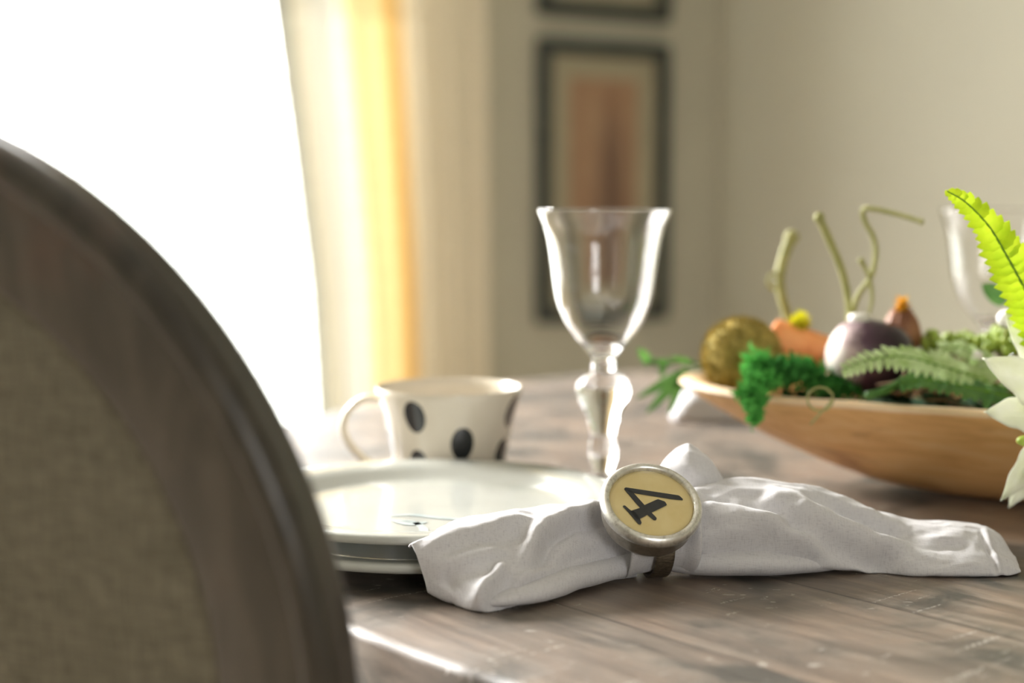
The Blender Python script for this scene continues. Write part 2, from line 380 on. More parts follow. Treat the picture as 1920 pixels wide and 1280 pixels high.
M['lime'] = mottled('lime_fern', (.42, .60, .010), (.62, .76, .03), .5, 70, .25, .0004, trans=.5)
M['limestem'] = mottled('green_rachis', (.10, .26, .01), (.16, .34, .02), .5, 60, .1, .0003)
M['yellow'] = mottled('yellow_flower', (.62, .60, .01), (.82, .78, .05), .7, 120, .3, .0008, trans=.3)
M['orange'] = mottled('golden_flower', (.80, .38, .02), (.90, .55, .05), .7, 120, .3, .0008, trans=.3)
M['petal'] = mottled('creamy_white_petal', (.86, .88, .70), (.95, .96, .87), .55, 60, .35, .0006, trans=.4)
M['sedum'] = mottled('yellow_green_sedum', (.22, .34, .03), (.52, .62, .12), .4, 60, .1, .0005, sss=.15)
M['twig'] = mottled('dry_brown_twig', (.12, .06, .035), (.38, .24, .15), .8, 90, .3, .0006)
M['rust'] = mottled('rust_brown_husk', (.16, .055, .025), (.42, .19, .10), .6, 60, .3, .001)
M['berry'] = mottled('white_berry', (.82, .78, .72), (.90, .88, .84), .25, 40, 0)
t = NT('white_and_purple_skin'); v = t.nd('ShaderNodeTexCoord').outputs['Object']; sx = t.nd('ShaderNodeSeparateXYZ'); t.link(v, sx.inputs[0])
n = t.noise(v, 60, 4, .6); g = t.math('ADD', t.math('MULTIPLY', sx.outputs['X'], 18.0), t.math('MULTIPLY', n, .45))
t.col(t.ramp(t.math('ADD', g, .28), [(.08, (.84, .78, .72)), (.22, (.62, .48, .48)), (.38, (.09, .04, .07)), (.8, (.022, .010, .018))])); t.set(Roughness=.3); M['aubergine'] = t.m

# ------------------------------------------------------------------ room shell
def wall_grid(mb, P, u0, u1, v0, v1, hole=None):
    def q(a, b, c, d): 
        mb.add([P(a, c), P(b, c), P(b, d), P(a, d)], [(0, 1, 2, 3)])
    if not hole: q(u0, u1, v0, v1); return
    h0, h1, k0, k1 = hole
    q(u0, h0, v0, v1); q(h1, u1, v0, v1); q(h0, h1, v0, k0); q(h0, h1, k1, v1)
def wall(name, hole, P0, P1):
    mb = MB()
    U = RW if name in ('wall_back', 'wall_front') else RD
    for P in (P0, P1): wall_grid(mb, P, 0, U, 0, RH, hole)
    if hole:
        h0, h1, k0, k1 = hole
        for (a, b), (c, d) in (((h0, k0), (h1, k0)), ((h1, k0), (h1, k1)), ((h1, k1), (h0, k1)), ((h0, k1), (h0, k0))):
            mb.add([P0(a, b), P0(c, d), P1(c, d), P1(a, b)], [(0, 1, 2, 3)])
    return struct(mb.build(name, M['wall'], smooth=False))
TH = .13
wall('wall_back', WIN1, lambda a, z: rp(a, 0, z), lambda a, z: rp(a, -TH, z))
wall('wall_right', None, lambda b, z: rp(0, b, z), lambda b, z: rp(-TH, b, z))
wall('wall_front', FILL_WIN, lambda a, z: rp(a, RD, z), lambda a, z: rp(a, RD + TH, z))
wall('wall_left', None, lambda b, z: rp(RW, b, z), lambda b, z: rp(RW + TH, b, z))
mb = MB().box((-TH, -TH, -.06), (RW+TH, RD+TH, 0), lambda a, b, z: rp(a, b, z)); struct(fix_normals(mb.build('floor', M['floor'], smooth=False)))
mb = MB().box((-TH, -TH, RH), (RW+TH, RD+TH, RH+.06), lambda a, b, z: rp(a, b, z)); struct(fix_normals(mb.build('ceiling', M['ceil'], smooth=False)))
def bb(name, fn, L):
    mb = MB().box((0, 0.001, 0), (L, .014, .10), fn); mb.box((0, 0.001, .10), (L, .009, .115), fn); struct(fix_normals(mb.build(name, M['trim'], smooth=False)))
bb('baseboard_back', lambda u, d, z: rp(u, d, z), RW); bb('baseboard_right', lambda u, d, z: rp(d, u, z), RD)
bb('baseboard_left', lambda u, d, z: rp(RW - d, u, z), RD); bb('baseboard_front', lambda u, d, z: rp(u, RD - d, z), RW)
def window(name, fn, hole, nx, nz):
    """fn(u, depth_outward, z)"""
    h0, h1, k0, k1 = hole; root = thing(name, '', '', fn(h0, 0, k0)); del root['label']; del root['category']; struct(root)
    fr = MB(); w = .05
    for lo, hi in (((h0, .03, k0), (h0+w, .09, k1)), ((h1-w, .03, k0), (h1, .09, k1)), ((h0+w, .03, k0), (h1-w, .09, k0+w)), ((h0+w, .03, k1-w), (h1-w, .09, k1))): fr.box(lo, hi, fn)
    bevel(rebase(fix_normals(fr.build('window_frame', M['trim'], root, smooth=False))), .004)
    mu = MB()
    for i in range(1, nx): x = h0 + (h1-h0) * i / nx; mu.box((x-.014, .045, k0+w), (x+.014, .075, k1-w), fn)
    for i in range(1, nz): z = k0 + (k1-k0) * i / nz; mu.box((h0+w, .05, z-.014), (h1-w, .07, z+.014), fn)
    rebase(fix_normals(mu.build('window_muntin', M['trim'], root, smooth=False)))
    gl = MB().add([fn(h0+w, .06, k0+w), fn(h1-w, .06, k0+w), fn(h1-w, .06, k1-w), fn(h0+w, .06, k1-w)], [(0, 1, 2, 3)])
    rebase(gl.build('window_pane', M['pane'], root, smooth=False))
    sl = MB().box((h0-.03, -.045, k0-.03), (h1+.03, .03, k0-.001), fn); rebase(fix_normals(sl.build('window_sill', M['trim'], root, smooth=False)))
window('window_1', lambda u, d, z: rp(u, -d, z), WIN1, 2, 2)
window('fill_window', lambda u, d, z: rp(u, RD + d, z), FILL_WIN, 3, 2)  # added behind the camera to let in fill daylight

# blinds in window 1 (open slats)
root = thing('window_blind', 'white open horizontal slat blind in front of the bright window', 'blind', rp(WIN1[0], -.012, WIN1[3]))
fnb = lambda u, d, z: rp(u, -d, z)
rebase(fix_normals(MB().box((WIN1[0]+.01, .0, WIN1[3]-.045), (WIN1[1]-.01, .026, WIN1[3]-.003), fnb).build('headrail', M['trim'], root, smooth=False)))
sl = MB(); z = WIN1[2] + .03; 
while z < WIN1[3] - .06:
    sl.box((WIN1[0]+.012, -.010, z), (WIN1[1]-.012, .016, z+.0018), lambda u, d, zz: rp(u, -d, zz + (d - .005) * .18)); z += .058
rebase(fix_normals(sl.build('slats', M['slat'], root, smooth=False)))
for u in (WIN1[0]+.25, (WIN1[0]+WIN1[1])/2, WIN1[1]-.25):
    rebase(MB().tube([fnb(u, .005, WIN1[2]+.02), fnb(u, .005, WIN1[3]-.05)], .0012, 6).build('ladder_cord', M['slat'], root))

# ------------------------------------------------------------------ curtain
root = thing('curtain', 'long curtain with painted backlight bands, hanging beside the bright window', 'curtain', rp(.80, .075, 2.55))
NU, NV = 150, 60; G = []; uv = []
for i in range(NV + 1):
    z = 2.584 - (2.584 - .02) * i / NV
    aL = interp(z, [0, .5, .8, 1.1, 1.5, 2.33], [1.04, 1.05, 1.065, 1.10, 1.15, 1.17]); aR = interp(z, [0, 1, 2.33], [.655, .66, .665])
    row = []
    for j in range(NU + 1):
        s = j / NU
        ph = s * 5.2 * 2 * PI + .25 * math.sin(z * 2.1)
        d = .075 + .030 * math.sin(ph) * (.6 + .4 * math.cos(s * 4)) + .008 * math.sin(ph * 2.3 + z * 1.5)
        row.append(rp(aL + (aR - aL) * s, d, z))
    G.append(row)
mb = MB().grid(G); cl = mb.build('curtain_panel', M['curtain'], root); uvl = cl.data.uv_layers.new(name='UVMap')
for lp in cl.data.loops:
    i, j = divmod(lp.vertex_index, NU + 1); uvl.data[lp.index].uv = (j / NU, 1 - i / NV)
rebase(cl)
rod = MB().tube([rp(.42, .075, 2.60), rp(3.9, .075, 2.60)], .012, 14); rod.sphere(rp(.41, .075, 2.60), .022); rod.sphere(rp(3.91, .075, 2.60), .022)
ro = thing('curtain_rod', 'dark curtain rod above the bright window', 'curtain rod', rp(2.1, .075, 2.60)); rebase(rod.build('rod', M['frame'], ro))
for u in (.45, 3.85):
    rebase(MB().tube([rp(u, .0, 2.60), rp(u, .075, 2.60)], .007, 10).build('bracket', M['frame'], ro))

# ------------------------------------------------------------------ framed prints
def picture(label, a_l, a_r, z0, z1):
    root = thing('framed_print', label, 'picture', rp((a_l+a_r)/2, .0, (z0+z1)/2), 'framed prints on the back wall')
    fn = lambda u, d, z: rp(u, d, z)
    w = .034; mb = MB()
    a0, a1 = min(a_l, a_r), max(a_l, a_r)
    for lo, hi in (((a0, .002, z0), (a0+w, .026, z1)), ((a1-w, .002, z0), (a1, .026, z1)), ((a0+w, .002, z0), (a1-w, .026, z0+w)), ((a0+w, .002, z1-w), (a1-w, .026, z1))): mb.box(lo, hi, fn)
    bevel(rebase(fix_normals(mb.build('picture_frame', M['frame'], root, smooth=False))), .005)
    rebase(fix_normals(MB().box((a0+w, .003, z0+w), (a1-w, .010, z1-w), fn).build('mat_board', M['matb'], root, smooth=False)))
    b = .084
    o = MB().box((a0+b, .0105, z0+b), (a1-b, .0115, z1-b), fn).build('print', M['print'], root, smooth=False); fix_normals(o)
    uvl = o.data.uv_layers.new(name='UVMap')
    for lp in o.data.loops:
        p = o.data.vertices[lp.vertex_index].co - CO; a = p.dot(E1)
        uvl.data[lp.index].uv = ((a1 - b - a) / (a1 - a0 - 2*b), (p.z - z0 - b) / (z1 - z0 - 2*b))
    rebase(o)
picture('tall dark-framed brown print, the lower one beside the window', .50, .152, .695, 1.335)
picture('dark-framed print cut off at the top of the view', .50, .152, 1.385, 2.02)

# ------------------------------------------------------------------ table
TC = Vector((.46, 1.073, 0)); TR = .690
root = thing('dining_table', 'round dining table of dark weathered wood planks', 'table', (TC.x, TC.y, 0))
prof = [(0.0001, .0), (.3, .0), (TR-.05, .0), (TR-.006, -.0001), (TR-.0026, -.0006), (TR-.0008, -.0022), (TR, -.0045), (TR, -.05), (TR-.004, -.054), (TR-.1, -.055), (.0001, -.055)]
def edge(p):
    a = math.atan2(p.y, p.x); r = math.hypot(p.x, p.y)
    if r > TR - .02 and p.z > -.02:
        k = noise.noise(Vector((math.cos(a) * 55, math.sin(a) * 55, 1))) ; k2 = noise.noise(Vector((math.cos(a) * 190, math.sin(a) * 190, 4))); k = max(0, k) + .8 * max(0, k2); p = Vector((p.x * (1 - .0036 * k / TR), p.y * (1 - .0036 * k / TR), p.z - .0016 * k))
    return p
o = MB().lathe(prof, 420, edge).build('tabletop', M['table'], root); autosm(o, 35); o.location = (0, 0, TZ); fix_normals(o)
o = MB().lathe([(.50, -.055), (.50, -.13), (.48, -.13), (.48, -.055)], 96).build('apron', M['tbase'], root); o.location = (0, 0, TZ); autosm(fix_normals(o))
o = MB().lathe([(.16, .705), (.16, .66), (.09, .62), (.075, .50), (.10, .40), (.085, .30), (.13, .24), (.13, .12), (.0001, .12)], 48).build('pedestal', M['tbase'], root); autosm(fix_normals(o))
for k in range(4):
    a = PI/4 + k * PI/2; d = Vector((math.cos(a), math.sin(a), 0)); s = Vector((-d.y, d.x, 0)); G = []
    for q in range(9):
        u = q / 8; r = .10 + .36 * u; z = .17 - .12 * u**.7; h = .05 - .015 * u
        G.append([d*r + s*.035 + Vector((0, 0, z-h)), d*r + s*.035 + Vector((0, 0, z+h*.6)), d*r - s*.035 + Vector((0, 0, z+h*.6)), d*r - s*.035 + Vector((0, 0, z-h))])
    m_ = MB().grid(G, wrap=True); n_ = len(G[0]); m_.f.append((3, 2, 1, 0)); m_.f.append(tuple(8*4+i for i in range(4))); m_.m += [0, 0]
    m_.v = [Vector((p.x, p.y, max(p.z, 0.0))) for p in m_.v]
    bevel(fix_normals(m_.build('foot', M['tbase'], root, smooth=False)), .008)

# ------------------------------------------------------------------ dining chair (round back) at the left
CA = math.radians(25); LE = math.radians(6)
cu = Vector((math.cos(CA), -math.sin(CA), 0)); cb = Vector((-math.sin(CA), -math.cos(CA), 0))   # cb: out of the chair's back
cv = math.cos(LE) * Vector((0, 0, 1)) + math.sin(LE) * cb; cn_ = cu.cross(cv); cn_ = cn_ if cn_.dot(cb) > 0 else -cn_
CC = Vector((-.2489, .5569, .7845))
base = Vector((CC.x, CC.y, 0)) - cb * .22
root = thing('dining_chair', 'round-backed dining chair with dark wooden frame and beige linen back', 'chair', base)
def cp(x, y, d): return CC + cu * x + cv * y + cn_ * d
A0, B0 = .2105, .206
prof = [(-.049, -.004), (-.0485, .002), (-.046, .0035), (-.013, .0040), (-.0105, .0048), (-.0085, .0085), (-.005, .0108), (-.001, .0104), (.002, .0075), (.003, .002), (.0020, -.003), (.0012, -.005), (.0018, -.007), (.0014, -.010), (-.001, -.014), (-.005, -.0165), (-.045, -.018), (-.049, -.015)]
G = []
for r, d in prof:
    G.append([cp((A0 + r) * math.cos(2*PI*k/160), (B0 + r) * math.sin(2*PI*k/160), d) for k in range(160)])
G.append(G[0])
autosm(rebase(fix_normals(MB().grid(G, wrap=True).build('back_frame', M['chair'], root))), 50)
def disc(d0, dome):
    G = []
    for i in range(19):
        q = 1 - i / 18; q = max(q, .002)
        G.append([cp((A0-.048) * q * math.cos(2*PI*k/96), (B0-.048) * q * math.sin(2*PI*k/96), d0 + dome * (1 - q**4)) for k in range(96)])
    return MB().grid(G, wrap=True)
rebase(disc(-.003, .004).build('back_upholstery', M['linen'], root)); rebase(disc(-.013, -.020).build('front_cushion', M['linen'], root))
# welt around the rear panel
seat_c = base + Vector((0, 0, .45))
def sp(x, y, z): return Vector((base.x, base.y, 0)) + cu * x - cb * y + Vector((0, 0, z))      # y forward
def rsq(w0, w1, d, z, n=56, e=.35, inset=0):
    out = []
    for k in range(n):
        a = 2*PI*k/n; c_, s_ = math.cos(a), math.sin(a); y = (abs(s_)**e) * (1 if s_ > 0 else -1); x = (abs(c_)**e) * (1 if c_ > 0 else -1)
        w = w0 + (w1 - w0) * (y + 1) / 2
        out.append(sp(x * (w - inset), y * (d - inset), z))
    return out
rails = [rsq(.20, .245, .22, z, inset=i) for z, i in ((.37, .012), (.372, .002), (.38, 0), (.43, 0), (.435, .004))]
m_ = MB().grid(rails, wrap=True); m_.f.append(tuple(range(56))); m_.m.append(0); m_.f.append(tuple(4*56+k for k in range(56))); m_.m.append(0)
rebase(fix_normals(m_.build('seat_rail', M['chair'], root)))
cush = [rsq(.20, .245, .22, z, inset=i) for z, i in ((.434, .010), (.445, .002), (.462, .003), (.475, .015), (.484, .05), (.489, .10), (.491, .17))]
m_ = MB().grid(cush, wrap=True); m_.f.append(tuple(6*56+k for k in range(56))); m_.m.append(0)
rebase(fix_normals(m_.build('seat', M['linen'], root)))
for sx_ in (-1, 1):
    rebase(MB().tube([sp(sx_*.215, .19, .40), sp(sx_*.218, .19, .33), sp(sx_*.220, .192, .30), sp(sx_*.222, .195, 0)], [.024, .024, .019, .012], 18).build('leg', M['chair'], root))
    rebase(MB().tube([sp(sx_*.175, -.195, .42), sp(sx_*.178, -.200, .30), sp(sx_*.19, -.26, 0)], [.021, .019, .013], 18).build('leg', M['chair'], root))
    bot = cp(sx_ * .125, -.165, -.010)
    rebase(MB().tube([sp(sx_*.172, -.190, .40), sp(sx_*.165, -.195, .50), bot + Vector((0, 0, -.02)), bot + cv*.02], [.019, .016, .015, .014], 16).build('back_post', M['chair'], root))

# ------------------------------------------------------------------ plates
PC = Vector((-.048, .805, TZ))
def plate(z0, label, R=.112):
    root = thing('dinner_plate', label, 'plate', (PC.x, PC.y, PC.z + z0), 'stacked white plates')
    pr = [(.0001, .004), (.058, .004), (.060, .0), (.064, .0), (.066, .0035), (.080, .0055), (.096, .0085), (R-.004, .0096), (R-.0006, .0102), (R+.0006, .0120), (R+.0004, .0138), (R-.0008, .0148), (R-.004, .0150),
          (.100, .0143), (.093, .0132), (.088, .0108), (.083, .0075), (.078, .0062), (.06, .0058), (.0001, .0058)]
    o = MB().lathe(pr, 128).build('plate_body', M['plate'], root); autosm(fix_normals(o), 60); return root
plate(0, 'white stoneware plate directly on the table, underneath the other plate')
top = plate(.0145, 'white stoneware plate with faint blue-grey lines, on top of another plate')
def ribbon(pts, w):
    P = crom([Vector((a, b, 0)) for a, b in pts], 40); G = [[], []]
    for i, p in enumerate(P):
        tn = (P[min(i+1, 39)] - P[max(i-1, 0)]).normalized(); s_ = Vector((-tn.y, tn.x, 0)); ww = w * (0.35 + .65 * math.sin(PI * i / 39))
        G[0].append(p + s_ * ww); G[1].append(p - s_ * ww)
    return G
def onplate(px, py): q = at(px, py, z=.0205); return (q.x - PC.x, q.y - PC.y)
mb = MB()
for pts, w in (([(655, 1000), (700, 996), (760, 1006), (790, 1000), (793, 990), (775, 978), (745, 975)], 0.0026), ([(730, 968), (770, 965), (820, 970), (880, 975), (960, 985)], 0.0029), ([(640, 1005), (690, 1003), (740, 1008), (780, 1008)], 0.0016), ([(735, 975), (770, 982), (800, 978)], 0.0035)):
    mb.grid([[p for p in r] for r in ribbon([onplate(*q) for q in pts], w)])
o = mb.build('painted_flourish', M['line'], top); o.location = (0, 0, .0061)

# ------------------------------------------------------------------ mug
MC = at(842, 935, z=0); MC = Vector((-.0428, .963, TZ))
root = thing('mug', 'cream ceramic mug with black oval spots behind the plates', 'mug', MC)
H = .0695
pr = [(.0001, .003), (.030, .003), (.032, .0), (.0345, .0005), (.0365, .004), (.0395, .025), (.0440, .050), (.0488, H-.004), (.0502, H), (.0494, H+.0016), (.0476, H+.0012), (.0458, H-.004), (.0408, .050), (.0365, .025), (.0335, .008), (.029, .0055), (.0001, .005)]
pp = []
for i in range(len(pr)): pp.append(pr[i])
o = MB().lathe(pp, 96).build('mug_body', M['mug'], root); autosm(fix_normals(o), 65)
ha = [(-.0465, 0, H-.007), (-.058, -.001, H-.007), (-.068, -.002, H-.014), (-.0722, -.002, H-.026), (-.068, -.002, H-.038), (-.058, -.001, H-.049), (-.047, 0, H-.057), (-.0385, 0, H-.0615)]
mb = MB(); P = crom([Vector(p) for p in ha], 40); mb.tube(P, [.0028]*40, 12, flat=1.0)
mb.v = [Vector((p.x, p.y * 2.2, p.z)) for p in mb.v]
mb.build('handle', M['glaze'], root)

# ------------------------------------------------------------------ wine glasses
def wine_glass(label, loc):
    root = thing('wine_glass', label, 'glass', loc, 'clear stemmed wine glasses')
    k = .96 / F_PX
    out = [(397, 125), (402, 124), (415, 119), (435, 112), (460, 106), (500, 100), (540, 95), (570, 89), (595, 80), (615, 70), (635, 56), (650, 43), (663, 32), (672, 25), (680, 21)]
    stem = [(688, 22), (694, 25), (699, 22), (704, 24), (712, 38), (722, 48), (735, 52), (748, 50), (765, 43), (785, 34), (805, 28), (820, 24), (832, 24), (845, 27), (858, 28), (872, 26), (885, 22), (897, 19), (905, 22), (912, 40), (918, 70), (922, 92), (925, 96), (927.5, 95)]
    H0 = 927.5
    prof = [(hw * k, (H0 - y) * k) for y, hw in out + stem]
    inn = [(hw * k - (.0017 if y > 430 else .0014), (H0 - y) * k) for y, hw in out[:-3]]
    inn += [(.0075, (H0 - 648) * k), (.003, (H0 - 651) * k), (.0001, (H0 - 652) * k)]
    # a rounded lip
    lip = [(prof[0][0] - .0002, prof[0][1] + .0004), (prof[0][0] - .0008, prof[0][1] + .0006)]
    full = [(.0001, 0.0)] + prof[::-1] + lip + inn
    P = full
    def smooth_prof(P, n):
        Q = crom([Vector((a, b, 0)) for a, b in P], n); return [(max(q.x, .0001), max(q.y, 0)) for q in Q]
    sec = smooth_prof([(.02, 0.0003)] + [(a, b) for a, b in prof[::-1]] , 150)
    sec_in = smooth_prof(inn, 60)
    full = [(.0001, .0008), (.02, .0003)] + sec[1:] + lip + sec_in
    o = MB().lathe(full, 128).build('glass_body', M['glass'], root); fix_normals(o)
    return root
wine_glass('clear wine glass with knobbed stem between the spotted mug and the wooden bowl', (.0625, .965, TZ))
wine_glass('clear wine glass standing behind the wooden bowl at the right edge', (.408, 1.205, TZ))

# ------------------------------------------------------------------ wooden bowl
BC = Vector((.366, .934, TZ)); BA = math.atan2(-.31, .95)
root = thing('dough_bowl', 'long honey-coloured wooden dough bowl holding moss and vegetables', 'bowl', BC)
root.rotation_euler = (0, 0, BA)
BL, BW, BH = .258, .098, .068
def bowl_pt(a, r, z):
    c_, s_ = math.cos(a), math.sin(a)
    x = BL * (abs(c_)**.86) * (1 if c_ > 0 else -1); y = BW * (abs(s_)**.92) * (1 if s_ > 0 else -1)
    return Vector((x * r, y * r * (1 - .12 * (1 - r)), z))
bp = []
for r in (.0, .12, .22): bp.append((r, 0.0))
for i in range(1, 15):
    u = i / 14; bp.append((.22 + .775 * u, (BH - .003) * u**1.95 if u < 1 else BH - .003))
n_lip = len(bp)
bp += [(1.0, BH - .0015), (.990, BH + .0010), (.970, BH + .0018), (.945, BH + .0010), (.930, BH - .002)]
n_lip2 = len(bp)
for i in range(1, 13):
    u = 1 - i / 12; bp.append((.10 + .835 * u, 0.016 + (BH - .022) * u**1.9))
bp.append((.0, .014))
G = [[bowl_pt(2*PI*k/128, max(r, .002), z + .004 * (abs(math.cos(2*PI*k/128))**6) * (r > .5) * r) for k in range(128)] for r, z in bp]
G = [[p + Vector((0, 0, .0012 * noise.noise(p * 22))) if p.z > .004 else p for p in row] for row in G]
mb = MB().grid(G, wrap=True); mb.m = [1 if n_lip - 1 <= i // 128 < n_lip2 - 1 else 0 for i in range(len(mb.m))]
autosm(fix_normals(mb.build('bowl_shell', None, root, mats=[M['bowl'], M['lip']])), 60)
def bl(x, y, z):   # bowl-local to world
    return BC + Vector((x * math.cos(BA) - y * math.sin(BA), x * math.sin(BA) + y * math.cos(BA), z))

# moss bed (stuff nobody could count)
def tuft(mb, c, R, n, L, w=.0012):
    for _ in range(n):
        d = Vector((random.gauss(0, 1), random.gauss(0, 1), abs(random.gauss(0, 1)) * .8 + .1)).normalized()
        p = Vector((c[0] + random.gauss(0, 1) * R[0] * .45, c[1] + random.gauss(0, 1) * R[1] * .45, c[2] + random.gauss(0, 1) * R[2] * .35))
        l = L * random.uniform(.5, 1.2); s_ = d.cross(Vector((random.random(), random.random(), .3))).normalized() * w * random.uniform(.7, 1.6)
        q = p + d * l * .5 + Vector((0, 0, .0006)); e = p + d * l
        mb.add([p - s_*.5, p + s_*.5, q + s_, q - s_, e], [(0, 1, 2, 3), (3, 2, 4)])
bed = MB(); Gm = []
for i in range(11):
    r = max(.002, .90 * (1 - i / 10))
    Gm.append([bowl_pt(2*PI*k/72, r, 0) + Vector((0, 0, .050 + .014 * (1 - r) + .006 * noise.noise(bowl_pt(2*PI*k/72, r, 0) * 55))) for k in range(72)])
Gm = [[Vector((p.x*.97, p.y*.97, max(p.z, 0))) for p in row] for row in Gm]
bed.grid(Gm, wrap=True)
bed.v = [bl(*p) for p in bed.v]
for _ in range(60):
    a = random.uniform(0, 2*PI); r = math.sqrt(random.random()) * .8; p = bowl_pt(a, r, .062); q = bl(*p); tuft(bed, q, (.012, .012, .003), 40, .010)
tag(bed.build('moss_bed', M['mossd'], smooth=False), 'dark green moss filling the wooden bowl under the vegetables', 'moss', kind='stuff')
mb = MB()
tuft(mb, at(1425, 720, Y=.925), (.012, .008, .008), 260, .008)
tuft(mb, at(1408, 745, Y=.902), (.008, .005, .008), 260, .007)
tuft(mb, at(1412, 768, Y=.893), (.006, .004, .007), 240, .006)
tuft(mb, at(1417, 786, Y=.890), (.0035, .003, .006), 120, .005)
tuft(mb, at(1418, 690, Y=.94), (.008, .006, .012), 220, .008)
tag(mb.build('green_moss', M['moss'], smooth=False), 'bright green moss clump hanging over the front rim of the wooden bowl', 'moss', kind='stuff')
mb = MB()
for c, k in (((1500, 700), 420), ((1470, 690), 300), ((1545, 722), 300), ((1450, 712), 240), ((1580, 730), 160)):
    tuft(mb, at(c[0], c[1], Y=.935), (.014, .010, .009), k, .007)
tag(mb.build('green_moss', mottled('leafy_green_moss', (.02, .14, .02), (.09, .38, .07), .9, 90, .4, .002, trans=.2), smooth=False), 'leaf-green moss along the inside front of the bowl, below the carrot', 'moss', kind='stuff')

# moss ball
c = at(1390, 668, Y=.985); R = .0262
def ballfn(p):
    return p * R * (1 + .04 * noise.noise(p * 3) + .03 * noise.noise(p * 14))
o = MB().sphere((0, 0, 0), R, 64, 40, ballfn)
for _ in range(2600):
    d = Vector((random.gauss(0, 1), random.gauss(0, 1), random.gauss(0, 1))).normalized(); s_ = d.cross(Vector((.3, .9, .2))).normalized() * .0006
    e = d + Vector((random.gauss(0, .4), random.gauss(0, .4), random.gauss(0, .4))); e.normalize()
    o.add([d * R - s_, d * R + s_, d * R + e * .0035], [(0, 1, 2)])
o = o.build('moss_ball', M['ball']); o.location = c
tag(o, 'round olive-brown moss ball at the left end of the bowl', 'moss ball')
# small white berry by the ball
def berry(px, py, Y, r, label, group='white berries in the bowl'):
    root = thing('berry', label, 'berry', at(px, py, Y=Y), group)
    MB().sphere((0, 0, 0), (r, r, r*.95), 16, 12).build('fruit', M['berry'], root)
    MB().tube([(0, 0, -r*.9), (0, .002, -r*1.8)], .0006, 6).build('stem', M['stem'], root)
berry(1336, 703, .995, .0045, 'small white berry between the moss ball and the bowl tip')
berry(1832, 668, .90, .0040, 'small white berry among the fern leaves right of the centre of the bowl')
berry(1888, 597, .86, .0062, 'round white berry just below the lime fern at the right edge')

# carrot
root = thing('carrot', 'orange carrot lying behind the green moss in the bowl', 'carrot', at(1455, 650, Y=1.0))
P = [at(1443, 640, Y=1.005), at(1470, 646, Y=1.0), at(1510, 655, Y=.995), at(1550, 664, Y=.99), at(1600, 678, Y=.985), at(1640, 690, Y=.98)]
Q = crom(P, 60); rr = [.0175 * min(1, math.sqrt(min(1, i / 5 + .06))) * (1 - .55 * (i/59)**1.3) * (1 + .03 * math.sin(i * 2.1)) for i in range(60)]
rebase(MB().tube(Q, rr, 28).build('root', M['carrot'], root))
mb = MB()
for i in range(7):
    e = at(1428 - random.random()*14, 610 + i * 9, Y=1.03 + random.random()*.01); mb.tube(crom([Q[0], (Q[0] + e)/2 + Vector((0, 0, .004)), e], 8), [.0016]*4 + [.0008]*4, 6)
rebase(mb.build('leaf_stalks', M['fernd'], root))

# purple and white aubergine
root = thing('aubergine', 'glossy purple-black and white baby aubergine in the middle of the bowl', 'vegetable', at(1622, 668, Y=.945))
o = MB().sphere((0, 0, 0), 1, 48, 32, lambda p: Vector((p.x * .0335 * (1 - .25 * min(0, p.x)**2), p.y * .025, p.z * .0255 * (1 + .25 * p.x * (1 if p.x > 0 else .6)))))
o.v = [Matrix.Rotation(math.radians(18), 3, 'Y') @ p for p in o.v]
o.build('fruit', M['aubergine'], root)
o = MB().lathe([(.0001, .0285), (.0065, .0285), (.0078, .027), (.0074, .0235), (.006, .021)], 24, lambda p: p + Vector((-.004, 0, 0))); o.build('collar', M['berry'], root)
def tendril(label, pts, r0, r1, name='tendril', m='stem', group=None):
    P = crom([at(*q[:2], Y=q[2]) for q in pts], 46); o = thing(name, label, 'stem', P[0], group)
    rebase(MB().tube(P, [r0 + (r1 - r0) * i / 45 for i in range(46)], 10).build('stalk', M[m], o)); 
    rebase(MB().sphere(P[-1], r1 * 1.35, 10, 8).build('tip', M[m], o))
    return o
tendril('straight pale green stem leaning left above the dark aubergine', [(1592, 610, .955), (1590, 560, .955), (1578, 505, .95), (1555, 450, .945), (1536, 408, .94)], .0022, .0028, group=None)
tendril('tall thin stem above the aubergine, bent sharply to the right at its top', [(1598, 608, .965), (1606, 560, .965), (1632, 520, .962), (1642, 480, .96), (1638, 445, .96), (1622, 415, .96), (1619, 393, .955), (1640, 392, .95), (1685, 402, .94), (1727, 415, .93)], .0020, .0016)
tendril('short thin stem between the two tall stems above the aubergine', [(1622, 606, .95), (1634, 570, .95), (1634, 540, .95), (1626, 510, .95), (1615, 489, .95)], .0010, .0017)
tendril('pale stem rising behind the carrot with a small curl at its side', [(1480, 640, 1.03), (1478, 600, 1.035), (1466, 555, 1.04), (1462, 520, 1.045), (1470, 480, 1.05), (1484, 445, 1.055)], .0032, .0042)
P = []
for i in range(12):
    a = i / 11 * 2 * PI * .85; P.append((1452 + 13 * math.cos(a), 527 + 15 * math.sin(a), 1.045))
tendril('tiny pale curl beside the stem behind the carrot', P, .0014, .0010)
P = [(1520, 795, .872), (1535, 778, .868), (1552, 760, .866)]
for i in range(14):
    a = -.2 - i / 13 * 2 * PI * .95; P.append((1538 + 24 * math.cos(a), 748 + 22 * math.sin(a), .866 + .0006*i))
tendril('thin curled tendril looping over the front rim of the bowl', P, .0007, .0007)
tendril('green stalk lying on the moss under the fern, inside the bowl', [(1625, 742, .885), (1660, 732, .89), (1700, 710, .90), (1740, 690, .91)], .0028, .0020, 'stalk_piece', 'fernd')

